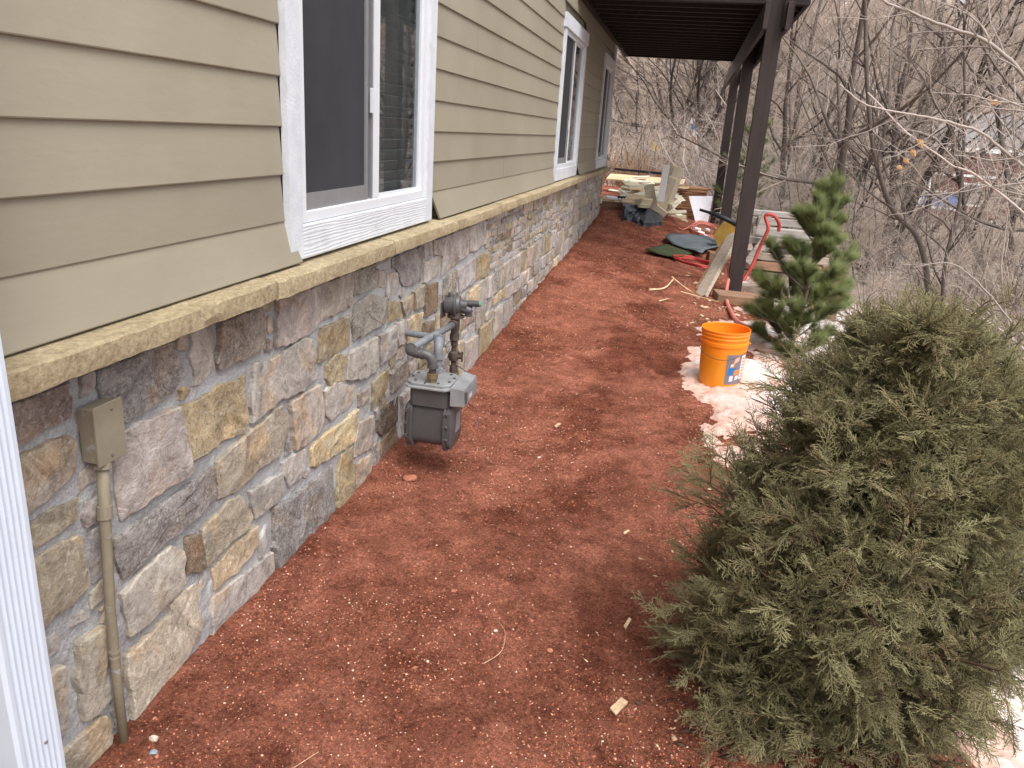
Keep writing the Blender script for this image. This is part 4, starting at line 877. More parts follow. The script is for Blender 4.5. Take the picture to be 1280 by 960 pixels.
# ------------------------------------------------------------------ deck
DZ = 2.72
deck = root('deck', (.62, 8, 0), 'dark brown raised wooden deck on three tall posts along the house', 'deck')
for y0 in (8.0, 11.35, 14.75):
    zb = min(g1(.6, y0), g1(.68, y0 + .1)) - .05
    B().box(.555, .695, y0, y0 + .14, zb, DZ + .17, .006).make('post', 'deckpost', deck, (.62, y0, zb))
B().box(.508, .548, 7.86, 15.4, 2.485, DZ - .002, .003).make('beam', 'deckpost', deck)
B().box(.702, .742, 7.86, 15.4, 2.485, DZ - .002, .003).make('beam', 'deckpost', deck)
js_ = list(np.arange(8.12, 13.5, .30))
for y in js_: B().box(-1.14, .86, y, y + .038, DZ, DZ + .18).make('joist', 'deck', deck)
B().box(-1.14, .90, 8.02, 8.06, DZ - .005, DZ + .185).make('rim_board', 'deck', deck)
B().box(-1.14, .90, 13.56, 13.60, DZ - .005, DZ + .185).make('rim_board', 'deck', deck)
B().box(.86, .90, 8.061, 13.559, DZ - .004, DZ + .184).make('rim_board', 'deck', deck)
B().box(-1.188, -1.142, 8.02, 13.6, DZ - .01, DZ + .184).make('ledger', 'deck', deck)
x = -1.18
while x < .92: B().box(x, x + .138, 7.99, 13.63, DZ + .188, DZ + .214).make('deck_board', 'deck', deck); x += .142
for s_ in (.60, .66): pass
# knee brace visible beside the first post
B().beam((.722, 7.98, 2.52), (.722, 7.93, 2.86), .036, .09, (1, 0, 0)).make('brace', 'deckpost', deck)

# ------------------------------------------------------------------ bucket
bxc, byc = .385, 4.97; bz = g1(bxc, byc) + .002
bk = root('bucket', (bxc, byc, bz), 'orange plastic bucket with a grey picture label standing at the snow edge', 'bucket')
bk.rotation_euler = (0.015, -0.02, 0)
prof = [(.0, .0), (.128, .0), (.131, .004), (.1325, .02), (.1445, .272), (.150, .274), (.1505, .296), (.1455, .299), (.1465, .316), (.1505, .318), (.151, .324), (.1475, .327), (.1485, .340), (.152, .343), (.1525, .349), (.149, .352), (.150, .362), (.153, .366), (.1525, .371), (.149, .372),
        (.1465, .369), (.1455, .30), (.1405, .27), (.1295, .010), (0, .010)]
o = B().lathe((bxc, byc, bz), prof, 56).make('shell', 'bucket', bk, angle=35)
hw = []
a0 = math.radians(-160)
for k in range(21):
    a = math.radians(165 + 190 * k / 20 * 1.0) ; zz = .285 - .085 * math.sin(math.pi * k / 20); r = .153 + .006
    hw.append((bxc + r * math.cos(a), byc + r * math.sin(a), bz + zz))
B().tube(hw, .0018, 6).make('wire_handle', 'wire', bk)
for k in (0, -1): B().lathe(hw[k], [(.005, -.007), (.006, 0), (.005, .002)], 12, (hw[k][0] - bxc, hw[k][1] - byc, 0)).make('handle_ear', 'bucket', bk)
def patch(a0, a1, z0, z1, off, quadpts=None):
    """a curved piece of print on the bucket wall; a in degrees, quadpts in label units (0..1)"""
    V = []; F = []
    if quadpts is None: quadpts = [(0, 0), (1, 0), (1, 1), (0, 1)]
    n = 8; A, Bq, Cq, D = quadpts
    for i in range(n + 1):
        for j in (0, 1):
            u = (A[0] * (1 - j) + D[0] * j) * (1 - i / n) + (Bq[0] * (1 - j) + Cq[0] * j) * (i / n); v = (A[1] * (1 - j) + D[1] * j) * (1 - i / n) + (Bq[1] * (1 - j) + Cq[1] * j) * (i / n)
            a = math.radians(a0 + (a1 - a0) * u); z = z0 + (z1 - z0) * v; r = .1325 + (.1445 - .1325) * (z - .02) / .252 + off
            V.append((bxc + r * math.cos(a), byc + r * math.sin(a), bz + z))
    for i in range(n): F.append((i * 2, i * 2 + 2, i * 2 + 3, i * 2 + 1))
    return V, F
LA = (-82, -22, .035, .232)
lab = mesh('label', *patch(*LA, .0012), 'lab_grey', bk)
def pr(name, mat, q, off): return mesh(name, *patch(*LA, off, q), mat, lab)
pr('white_panel', 'lab_white', [(.72, .16), (.97, .16), (.97, .96), (.72, .96)], .0018)
for k in range(7): pr('panel_letter', 'lab_red', [(.77, .22 + k * .10), (.92, .22 + k * .10), (.90, .28 + k * .10), (.79, .27 + k * .10)], .0024)
pr('orange_square', 'lab_orange', [(.30, .66), (.58, .80), (.60, .97), (.36, .90)], .0018)
for k in range(3): pr('square_letter', 'lab_white', [(.34 + .01 * k, .72 + .06 * k), (.56, .82 + .045 * k), (.56, .84 + .045 * k), (.35 + .01 * k, .745 + .06 * k)], .0024)
pr('blue_patch', 'lab_blue', [(.10, .30), (.34, .36), (.38, .55), (.14, .56)], .0018)
pr('blue_patch', 'lab_blue', [(.34, .44), (.50, .52), (.50, .58), (.34, .54)], .0020)
pr('white_patch', 'lab_white', [(.20, .10), (.38, .12), (.36, .30), (.22, .28)], .0018)
pr('white_patch', 'lab_white', [(.48, .14), (.66, .18), (.64, .30), (.50, .28)], .0018)
pr('orange_patch', 'lab_orange', [(.40, .32), (.66, .34), (.66, .50), (.42, .48)], .0019)
pr('pale_patch', 'pine_wood', [(.18, .58), (.34, .60), (.34, .70), (.20, .68)], .0019)

# ------------------------------------------------------------------ yard clutter at the far end
def slab(name, c, dx, dy, dz, rot, mat, label, cat, group=None, bev=.003):
    """a board of size dx,dy,dz centred on c, rot = euler xyz degrees"""
    R = Matrix.Rotation(math.radians(rot[2]), 3, 'Z') @ Matrix.Rotation(math.radians(rot[1]), 3, 'Y') @ Matrix.Rotation(math.radians(rot[0]), 3, 'X')
    b = B().box(-dx / 2, dx / 2, -dy / 2, dy / 2, -dz / 2, dz / 2, min(bev, dz * .3))
    V = [tuple(R @ Vector(v) + Vector(c)) for v in b.V]
    return tag(mesh(name, V, b.F, mat, None, c), label, cat, group)
cr = random.Random(21)
# layers of cream offcuts
n_ = 0
for lay in range(8):
    for k in range(9 if lay > 3 else 7):
        x = cr.uniform(-1.1, -.12); y = cr.uniform(12.7, 15.4); z = .36 + .028 * lay + .075 * (y - 12.7) + cr.uniform(0, .02)
        if lay == 7: z += .02
        slab('siding_offcut', (x, y, z), cr.uniform(.25, .6), cr.uniform(.14, .20), .018, (cr.uniform(2, 22), cr.uniform(-9, 9), cr.uniform(-60, 60)),
             cr.choice(['offcut', 'offcut', 'offcut', 'offcut_olive', 'pine_wood']), 'cream painted siding offcut lying loose in the scrap pile', 'offcut', 'cream siding offcuts in the scrap pile')
slab('long_board', (-.75, 16.0, .70), 1.5, .55, .03, (8, 0, -3), 'pine_wood', 'long pale board across the back of the scrap pile', 'board')
slab('dark_batten', (-.9, 17.2, .80), 1.2, .06, .05, (0, 1, -6), 'black', 'dark batten behind the long pale board', 'batten')
slab('brown_board', (-1.02, 12.55, .44), .42, .04, .12, (0, 0, 0), 'brownwood', 'brown board on edge between the wall and the black sheeting', 'board')
WSC = slab('scrap_sheet', (-1.0, 12.7, .545), .34, .25, .02, (4, 3, 12), 'whitepanel', 'whitish scrap sheet on the brown board by the wall corner', 'scrap')
for k in range(3): tag(B().tube([(-.98 + .05 * k, 12.55, .575), (-.96 + .05 * k, 12.62, .58)], .02, 8).make('pipe_piece', 'black'), 'small black plastic pipe piece on the whitish scrap sheet', 'pipe piece', 'black pipe pieces on the scrap sheet')
slab('pink_board', (-.66, 12.5, .56), .42, .5, .02, (12, 4, -10), 'pine_wood', 'wide pinkish board under the black sheeting', 'board')
# olive bundle
for k in range(4): slab('trim_offcut', (-.60 + .004 * k, 12.25, .475 + .036 * k), .15, .9, .032, (-6, 0, 9 + k), 'offcut_olive', 'olive trim board in the four-high bundle above the black sheeting', 'board', 'olive boards bundled above the sheeting')
slab('leaning_offcut', (-.45, 12.2, .58), .15, .022, .56, (24, -16, 4), 'offcut', 'cream board leaning left beside the bright white box post', 'board')
slab('leaning_offcut', (-.24, 12.5, .66), .13, .022, .60, (12, 15, -8), 'offcut', 'cream board leaning right behind the bright white box post', 'board')
slab('leaning_offcut', (-.16, 12.75, .80), .16, .022, .60, (6, 12, 0), 'offcut', 'wide cream board standing right of the bright white box post', 'board')
slab('leaning_offcut', (-.22, 12.9, .86), .12, .022, .44, (3, -4, 5), 'offcut_olive', 'tall narrow olive board standing behind the white box post', 'board')
slab('leaning_offcut', (-.36, 12.45, .45), .36, .022, .12, (30, 30, 30), 'offcut', 'short cream offcut lying below the white box post', 'board')
for k in range(8): slab('siding_offcut', (cr.uniform(-.45, -.08), cr.uniform(12.9, 13.6), cr.uniform(.30, .55)), cr.uniform(.2, .45), .1, .018, (cr.uniform(-30, 30), cr.uniform(-40, 40), cr.uniform(-60, 60)), 'offcut', 'cream painted siding offcut lying loose in the scrap pile', 'offcut', 'cream siding offcuts in the scrap pile')
tag(B().box(-.36, -.265, 12.02, 12.11, .60, 1.13, .004).make('white_box_post', 'whiteboard'), 'bright white box post standing upright in the scrap pile', 'post').rotation_euler = (math.radians(4), math.radians(3), 0)
slab('trim_offcut', (-.13, 13.9, .22), .46, .12, .06, (0, -4, 12), 'offcut_olive', 'upper of two thick olive boards before the plank stack', 'board')
slab('trim_offcut', (-.12, 13.7, .15), .50, .13, .06, (0, -7, 16), 'offcut_olive', 'lower of two thick olive boards before the plank stack', 'board')
# cedar stack
for lay in range(13):
    for k in range(2):
        z = .14 + .044 * lay; x = .15 + cr.uniform(-.05, .05) + (.03 if lay > 7 else 0); 
        slab('cedar_plank', (x, 14.9 + .2 * k, z), cr.uniform(.52, .66) - (.1 if lay > 8 else 0), .17, .036, (0, cr.uniform(-2, 2), cr.uniform(-6, 6)), 'cedar', 'reddish cedar plank lying in the far plank stack', 'plank', 'reddish planks in the far stack')
# white panel
tag(B().hexa([(.30, 14.35, .08), (.50, 14.45, .07), (.53, 14.62, .575), (.11, 14.52, .545), (.30, 14.37, .08), (.50, 14.47, .07), (.53, 14.64, .575), (.11, 14.54, .545)]).make('leaning_sheet', 'whitepanel'), 'large white sheet leaning on the plank stack behind the posts', 'panel')
# black sheeting over the front of the pile
U, W = np.meshgrid(np.linspace(0, 1, 36), np.linspace(0, 1, 22))
TL, TR, TR2, BL, BR, BR2 = [np.array(v) for v in ((-.87, 12.15, .52), (-.50, 12.15, .50), (-.25, 12.35, .36), (-.80, 11.75, .27), (-.50, 11.55, .25), (-.24, 12.0, .21))]
def seg3(a, b, c, u): return np.where(u < .6, (a + (b - a) * np.clip(u / .6, 0, 1)), (b + (c - b) * np.clip((u - .6) / .4, 0, 1)))
u_ = U[..., None]; top = seg3(TL, TR, TR2, u_); bot = seg3(BL, BR, BR2, u_); Pq = top * (1 - W[..., None]) + bot * W[..., None]
cr_ = .05 * np.abs(fbm(U, W, 3, 3, .6, 7)) + .035 * fbm(U * 2, W, 4, 3, .6, 8); Pq[..., 1] -= .12 * np.sin(np.pi * W) + cr_ * 2; Pq[..., 2] += cr_ * .5
Vq = Pq.reshape(-1, 3); nx, ny = 36, 22; I = (np.arange(ny - 1)[:, None] * nx + np.arange(nx - 1)[None]).ravel(); Fq = np.stack([I, I + nx, I + nx + 1, I + 1], -1)
o = tag(mesh('plastic_sheeting', Vq, Fq, 'tarp', None, None, True), 'crumpled black plastic sheeting over the near end of the scrap pile', 'sheeting')
md = o.modifiers.new('thickness', 'SOLIDIFY'); md.thickness = .004
tag(B().box(-.835, -.80, 11.62, 11.65, .24, .53, .003).make('stake', 'black'), 'short dark stake at the left edge of the black sheeting', 'stake')
# blue grey sheet and green mat on the ground
def sheet(name, out, th, mat, label, cat, lift=.01, amp=.02):
    P = np.array(out, float); c = P.mean(0); V = []; F = []; n = len(P); R_ = 5
    for s_ in (0, 1):
        for k in range(R_ + 1):
            for p in P:
                q = c + (p - c) * (k / R_ if k else .001); V.append((q[0], q[1], float(Gs(q[0], q[1])) + .02 + lift + amp * float(fbm(q[0], q[1], 3, 3, .6, 9)) + th * s_ + (.015 * k / R_)))
    m_ = (R_ + 1) * n
    for s_ in (0, 1):
        for k in range(R_):
            for i in range(n):
                j = (i + 1) % n; f = (s_ * m_ + k * n + i, s_ * m_ + k * n + j, s_ * m_ + (k + 1) * n + j, s_ * m_ + (k + 1) * n + i); F.append(f if s_ == 0 else f[::-1])
    for i in range(n): j = (i + 1) % n; F.append((R_ * n + i, R_ * n + j, m_ + R_ * n + j, m_ + R_ * n + i))
    return tag(mesh(name, V, F, mat, None, None, True), label, cat)
sheet('grey_sheet', [(-.16, 10.75), (-.05, 10.35), (.12, 10.25), (.22, 9.95), (.33, 9.9), (.38, 10.4), (.62, 10.9), (.62, 11.7), (.40, 11.9), (.15, 11.5), (-.1, 11.0)], .012, 'slate', 'blue grey sheet lying on the dirt by the middle post', 'sheet', .05, .06)
sheet('green_mat', [(-.36, 9.55), (-.15, 9.4), (.03, 9.45), (.22, 10.0), (.05, 10.25), (-.12, 10.35), (-.22, 10.0)], .012, 'greencloth', 'dusty dark green mat lying flat beside the blue grey sheet', 'mat', .012, .02)
# hoses
def hose(name, pts, r, mat, label, n=8): return tag(B().tube(spline(pts, 8), r, n).make(name, mat, smooth=True), label, 'hose')
P = []
for k in range(40):
    a = k * .42; rr_ = .20 + .015 * math.sin(k * 1.7); x = .26 + rr_ * 1.25 * math.cos(a) + .02 * math.sin(a * .37); y = 9.45 + rr_ * 1.5 * math.sin(a); P.append((x, y, g1(x, y) + .022 + .016 * (k / 15)))
hose('coiled_hose', P, .013, 'hose', 'red hose coiled flat on the dirt in front of the green mat')
P = []
for k in range(34):
    a = k * .45; x = .42 + .21 * math.cos(a) + .02 * math.sin(a * .4); y = 12.5 + .30 * math.sin(a) + .02 * k / 10; P.append((x, y, g1(x, y) + .03 + .10 * max(0, math.sin(a)) + .01 * k / 10))
P.append((.1, 12.5, g1(.1, 12.5) + .02)); P.append((-.0, 12.3, g1(0, 12.3) + .02))
hose('coiled_hose', P, .012, 'hose_pale', 'faded pink hose coiled loosely beyond the middle post')
hose('hanging_hose', [(1.10, 9.2, .60), (1.08, 9.15, .69), (1.02, 9.15, .76), (.95, 9.15, .77), (.93, 9.15, .74), (.97, 9.1, .64), (.96, 9.1, .56), (.91, 9.1, .38), (.86, 9.05, .20), (.80, 9.0, .07), (.78, 8.9, .04)], .020, 'hose', 'red hose looped over the grey timber rail behind the posts')
hose('hanging_hose', [(1.58, 8.3, .42), (1.60, 8.25, .36), (1.66, 8.25, .26), (1.68, 8.25, .12), (1.64, 8.25, .02)], .020, 'hose', 'short red hose end hanging right of the pine sapling')
hose('ground_hose', [(.575, 8.35, .30), (.56, 8.05, .22), (.545, 7.9, .10), (.54, 7.5, .06), (.55, 7.05, .07), (.58, 6.75, .06), (.62, 6.5, g1(.62, 6.5) + .07), (.72, 6.3, g1(.72, 6.3) + .06), (.85, 6.1, g1(.85, 6.1) + .05), (.98, 5.75, g1(.98, 5.75) + .03)], .019, 'hose_pale', 'faded red hose running from the nearest post past the bucket')
# black pipe, yellow piece, planks
tag(B().tube([(.24, 10.6, .645), (.45, 10.6, .60), (.46, 10.6, .598), (.86, 10.6, .455)], [.017, .020, .030, .034], 14).make('black_pipe', 'black', smooth=True), 'black pipe sloping across behind the middle post', 'pipe')
tag(B().hexa([(.47, 10.85, .30), (.58, 10.80, .12), (.58, 11.05, .12), (.47, 11.1, .30), (.60, 10.85, .52), (.78, 10.80, .40), (.78, 11.05, .36), (.60, 11.1, .50)]).make('yellow_block', 'yellow', angle=30), 'mustard yellow block tilted against the back of the middle post', 'block')
tag(B().beam((.29, 7.72, .03), (.60, 8.72, .58), .155, .036, (-.5, .15, 1)).make('leaning_plank', 'oldwood'), 'brown weathered plank leaning up against the nearest deck post', 'plank')
tag(B().beam((.27, 7.95, .06), (.50, 8.75, .45), .05, .05, (0, 0, 1)).make('leaning_batten', 'brownwood'), 'thin dark batten behind the leaning weathered plank', 'batten')
slab('brown_block', (.50, 9.95, .13), .20, .22, .14, (0, 3, 8), 'brownwood', 'brown wooden block on the dirt in front of the middle post', 'block')
slab('wood_footing', (.66, 7.72, .05), .46, .30, .12, (0, 2, 8), 'brownwood', 'half-buried timber block at the foot of the nearest post', 'timber')
slab('wood_footing', (.95, 8.3, .06), .55, .18, .14, (0, -6, -12), 'oldwood', 'brown timber lying right of the nearest post', 'timber')
for k, (x, y, a) in enumerate(((.45, 12.9, 40), (.35, 12.4, -30), (.42, 12.2, 80), (.30, 12.7, 10))): slab('white_scrap', (x, y, g1(x, y) + .05), .10, .05, .03, (20, 10, a), 'whiteboard', 'small white scrap inside the faded hose coil', 'scrap', 'white scraps in the hose coil')
# grey timber crib behind the posts
crib = root('timber_crib', (1.2, 9.5, 0), 'low crib of weathered grey timbers behind the nearest post', 'timber crib')
for x0, x1, y, z0, z1, m_ in ((.82, 1.75, 9.75, .70, .76, 'greywood'), (.82, 1.75, 9.72, .60, .685, 'greywood'), (.85, 1.72, 9.60, .48, .58, 'greywood'), (.80, 1.70, 9.50, .40, .47, 'greywood'), (.82, 1.7, 9.52, .22, .30, 'oldwood'), (.84, 1.75, 9.50, .10, .20, 'brownwood'), (.80, 1.7, 9.52, -.06, .08, 'oldwood'), (.9, 1.72, 9.9, .32, .40, 'greywood')):
    B().box(x0 + cr.uniform(-.02, .02), x1 + cr.uniform(-.05, .05), y, y + .14, z0, z1, .005).make('timber', m_, crib)
B().beam((.98, 9.45, .78), (.93, 9.44, .52), .11, .03, (0, 1, 0)).make('plank', 'greywood', crib)
B().beam((1.02, 9.44, .50), (.84, 9.42, .18), .10, .03, (0, 1, 0)).make('plank', 'greywood', crib)
for x in (.9, 1.65): B().box(x, x + .1, 9.62, 9.72, -.35, .70, .005).make('crib_post', 'oldwood', crib)
# stump posts with ribbed block
wp = root('wood_stand', (1.5, 8.4, 0), 'rough brown wooden stand right of the pine sapling', 'wooden stand')
B().box(1.34, 1.56, 8.45, 8.55, .17, .24, .004).make('rail', 'brownwood', wp); B().box(1.50, 1.57, 8.42, 8.50, -.3, .36, .004).make('leg', 'brownwood', wp); B().box(1.60, 1.72, 8.42, 8.52, -.3, .34, .004).make('leg', 'brownwood', wp); B().box(1.44, 1.50, 8.46, 8.53, -.3, .10, .004).make('leg', 'pine_wood', wp); B().box(1.10, 1.40, 8.6, 8.7, -.05, .08, .004).make('rail', 'brownwood', wp)
rb = root('ribbed_block', (1.48, 8.38, .12), 'small blue grey ribbed plastic block on the wooden stand', 'block')
for k in range(4): B().box(1.432 + .008 * k, 1.545 + .008 * k, 8.36 + .01 * k, 8.42 + .01 * k, .108 + .05 * k, .150 + .05 * k, .004).make('rib', 'bluelid', rb)
B().box(1.44, 1.56, 8.385, 8.44, .11, .29).make('core', 'black', rb)
# black corrugated drain pipe down the slope
pp = spline([(3.7, 10.4, g1(3.7, 10.4) + .05), (3.26, 8.94, g1(3.26, 8.94) + .08), (3.0, 7.6, g1(3.0, 7.6) + .08), (2.55, 6.1, g1(2.55, 6.1) + .07), (2.1, 4.8, g1(2.1, 4.8) + .07), (1.78, 3.7, g1(1.78, 3.7) + .07), (1.5, 2.7, g1(1.5, 2.7) + .07)], 40)
pts = [Vector(p) for p in pp]; L_ = [0]
for i in range(1, len(pts)): L_.append(L_[-1] + (pts[i] - pts[i - 1]).length)
Q = []; Rr = []; s_ = 0; i = 0
while s_ < L_[-1]:
    while L_[i + 1] < s_: i += 1
    t = (s_ - L_[i]) / (L_[i + 1] - L_[i]); Q.append(pts[i].lerp(pts[i + 1], t)); Rr.append(.055 if (len(Q) // 2) % 2 else .047); s_ += .0085 if len(Q) % 2 else .0035
tag(B().tube(Q, Rr, 12).make('corrugated_pipe', MT.setdefault('corr', simple('dark_blue_grey_drain_pipe', (.055, .062, .085), .45, .2, 5, 0, spec=.5))), 'black corrugated drain pipe running down the snowy slope', 'drain pipe')

# ------------------------------------------------------------------ far things
yf = root('yellow_cloth', (-.8, 20, 1.3), 'small yellow cloth caught in the bare brush beyond the pile', 'cloth')
mesh('cloth', [(-.90, 20, 1.22), (-.76, 20.02, 1.18), (-.70, 20.1, 1.24), (-.84, 20.02, 1.42), (-.90, 20.03, 1.22), (-.76, 20.05, 1.18), (-.70, 20.13, 1.24), (-.84, 20.05, 1.42)], BF, 'yellow_bright', yf)
rock('ochre_boulder', -.48, 23.0, .38, 'boulder', 'ochre boulder on the bank behind the white box post', 'boulder', .8)
rock('ochre_boulder', .05, 22.2, .30, 'boulder', 'smaller ochre boulder right of the first one on the bank', 'boulder', .8)
fl = root('flag_string', (.3, 18, .6), 'string of small red white and blue flags strung beyond the posts', 'flag string')
P0 = np.array((-.02, 18, 2.02)); P1 = np.array((.62, 18, .45)); B().tube([tuple(P0), tuple((P0 + P1) / 2 + [-.04, 0, -.05]), tuple(P1)], .006, 5).make('cord', 'wire', fl)
for k in range(13):
    c = P0 + (P1 - P0) * (k + .5) / 13 + np.array([-.04 * math.sin(math.pi * k / 13), -.01, -.05 * math.sin(math.pi * k / 13)]); b = B()
    b.hexa([(c[0] - .03, c[1], c[2]), (c[0] - .05, c[1] + .01, c[2] - .11), (c[0] + .03, c[1] + .02, c[2] - .13), (c[0] + .05, c[1] + .01, c[2] - .04), (c[0] - .03, c[1] + .006, c[2]), (c[0] - .05, c[1] + .016, c[2] - .11), (c[0] + .03, c[1] + .026, c[2] - .13), (c[0] + .05, c[1] + .016, c[2] - .04)])
    b.make('flag', ('lab_white', 'lab_blue', 'lab_white', 'hose_pale', 'whiteboard')[k % 5], fl)
for k, (a, c, lab_) in enumerate((((-9, 34, 7.2), (13, 30, -.4), 'upper thin overhead cable crossing the bare trees'), ((-9, 32, 6.3), (12.5, 29, -1.0), 'lower thin overhead cable crossing the bare trees'))):
    P = [tuple(np.array(a) * (1 - t) + np.array(c) * t - np.array([0, 0, .5 * math.sin(math.pi * t)])) for t in np.linspace(0, 1, 14)]
    tag(B().tube(P, .016, 5).make('overhead_cable', 'black'), lab_, 'cable')
# distant red house
rh = root('red_house', (20, 62, 0), 'dull red house with a grey roof and white trim beyond the trees', 'house')
hz = -4
B().box(16.6, 27, 60, 68, hz - 1, 1.9).make('wall', 'redwall', rh)
b = B(); b.hexa([(16.0, 59.3, 2.05), (27.6, 59.3, 2.05), (27.6, 68.7, 2.05), (16.0, 68.7, 2.05), (16.5, 63.9, 4.6), (27.2, 63.9, 4.6), (27.2, 64.1, 4.6), (16.5, 64.1, 4.6)]).make('roof', 'greyroof', rh)
B().box(16.0, 27.6, 59.26, 59.32, 1.93, 2.18).make('fascia', 'whiteboard', rh)
B().box(16.55, 27, 59.93, 59.99, .30, .46).make('band', 'whiteboard', rh)
B().box(16.5, 16.7, 59.9, 60.02, -1.2, 1.9).make('corner_trim', 'whiteboard', rh)
for x in (18.6, 22.0):
    w_ = B().box(x, x + 1.3, 59.94, 59.99, -1.5, -.2).make('window', 'sash_grey', rh); B().box(x - .08, x + 1.38, 59.92, 59.95, -1.62, -1.5).box(x - .08, x + 1.38, 59.92, 59.95, -.2, -.08).make('frame', 'whiteboard', w_)
for k in range(12): B().box(16.6, 27, 59.975, 60.001, hz + .2 + k * .45, hz + .62 + k * .45).make('siding_course', 'redwall', rh)
bp = root('blue_sign', (13, 45, -.7), 'blue rectangular panel in a white frame beyond the right-hand brush', 'panel')
B().hexa([(12.05, 45, -.92), (13.9, 45, -.98), (13.9, 45.05, -.98), (12.05, 45.05, -.92), (12.2, 45, -.28), (14.0, 45, -.36), (14.0, 45.05, -.36), (12.2, 45.05, -.28)]).make('panel', 'bluepanel', bp)
f_ = B(); 
for a, c in (((12.0, 44.97, -1.0), (13.95, 44.97, -1.06)), ((12.12, 44.97, -.22), (14.05, 44.97, -.30)), ((12.02, 44.97, -1.0), (12.16, 44.97, -.22)), ((13.92, 44.97, -1.06), (14.03, 44.97, -.30))): f_.beam(a, c, .12, .13, (0, 1, 0))
f_.make('frame', 'whiteboard', bp)
for x in (12.4, 13.6): B().box(x, x + .08, 45.06, 45.14, -5, -.5).make('leg', 'oldwood', bp)
# ------------------------------------------------------------------ vegetation
def unit(v): return v / np.maximum(np.linalg.norm(v, axis=-1, keepdims=True), 1e-9)
def grow(rg, start, dirs, lens, rads, spec):
    """levels of branching polylines; returns a list per level of (points n,S+1,3 ; radii n,S+1)"""
    out = []; st, d, L, r = map(lambda a: np.array(a, float), (start, dirs, lens, rads))
    for li, sp in enumerate(spec):
        n = len(st); S = sp['S']; P = [st]; R = [r]; dd = unit(d)
        for k in range(S):
            dd = unit(dd + rg.normal(0, sp['jit'], (n, 3)) + np.array([0, 0, sp.get('up', 0)]))
            P.append(P[-1] + dd * (L / S)[:, None]); R.append(r * (1 - (1 - sp.get('taper', .3)) * (k + 1) / S))
        P = np.stack(P, 1); R = np.stack(R, 1); out.append((P, R))
        if li == len(spec) - 1: break
        nx_ = spec[li + 1]; m_ = sp['m']; idx = np.repeat(np.arange(n), m_); t = sp.get('t0', .25) + (1 - sp.get('t0', .25)) * (np.tile(np.arange(m_) / m_, n) + rg.random(n * m_) / m_)
        t = np.clip(t, 0, .999); f = t * S; i0 = f.astype(int); fr = (f - i0)[:, None]
        a = P[idx, i0]; b_ = P[idx, i0 + 1]; st = a + (b_ - a) * fr; ax = unit(b_ - a); rp = R[idx, i0]
        q = unit(np.cross(ax, unit(rg.normal(0, 1, (n * m_, 3))))); an = np.radians(sp['ang'] + rg.normal(0, sp.get('angj', 10), n * m_))[:, None]
        if sp.get('planar') is not None:
            nn = sp['planar']; q = unit(np.cross(ax, np.array(nn, float))) * np.where(np.arange(n * m_) % 2 == 0, 1, -1)[:, None] + rg.normal(0, .25, (n * m_, 3)); q = unit(q)
        d = ax * np.cos(an) + q * np.sin(an); L = L[idx] * sp['ratio'] * (1 - sp.get('fall', .55) * t) * rg.uniform(.7, 1.2, n * m_); r = np.minimum(rp * .75, rads_min(L, nx_, rg)) 
    return out
def rads_min(L, sp, rg): return np.maximum(L * sp.get('rk', .012), sp.get('rmin', .001))
def tubes(P, R, k=3):
    """P n,S+1,3 ; R n,S+1 -> verts, quad faces, t along"""
    n, s1, _ = P.shape; T = unit(np.gradient(P, axis=1)); ref = np.where(np.abs(T[..., 2:3]) > .9, np.array([1., 0, 0]), np.array([0, 0, 1.])); A = unit(np.cross(T, ref)); C = np.cross(T, A)
    an = np.arange(k) * 2 * np.pi / k
    V = P[:, :, None] + R[:, :, None, None] * (A[:, :, None] * np.cos(an)[:, None] + C[:, :, None] * np.sin(an)[:, None])
    i = (np.arange(n)[:, None, None] * s1 + np.arange(s1 - 1)[None, :, None]) * k; a = np.arange(k); b_ = (a + 1) % k
    F = np.stack(np.broadcast_arrays(i + a, i + b_, i + k + b_, i + k + a), -1).reshape(-1, 4)
    t = np.broadcast_to(np.linspace(0, 1, s1)[None, :, None], (n, s1, k))
    return V.reshape(-1, 3), F, t.reshape(-1)
def join(parts):
    V = []; F = []; A = []; o = 0
    for v, f, a in parts: V.append(v); F.append(f + o); A.append(a); o += len(v)
    return np.concatenate(V), np.concatenate(F), np.concatenate(A)
def lv_mesh(name, lv, idx, mat, parent, loc, k=3, tipf=lambda t, i: t):
    V, F, A = join([(lambda q: (q[0], q[1], tipf(q[2], i)))(tubes(*lv[i], k)) for i in idx]); return mesh(name, V, F, mat, parent, loc, True, {'tip': A})

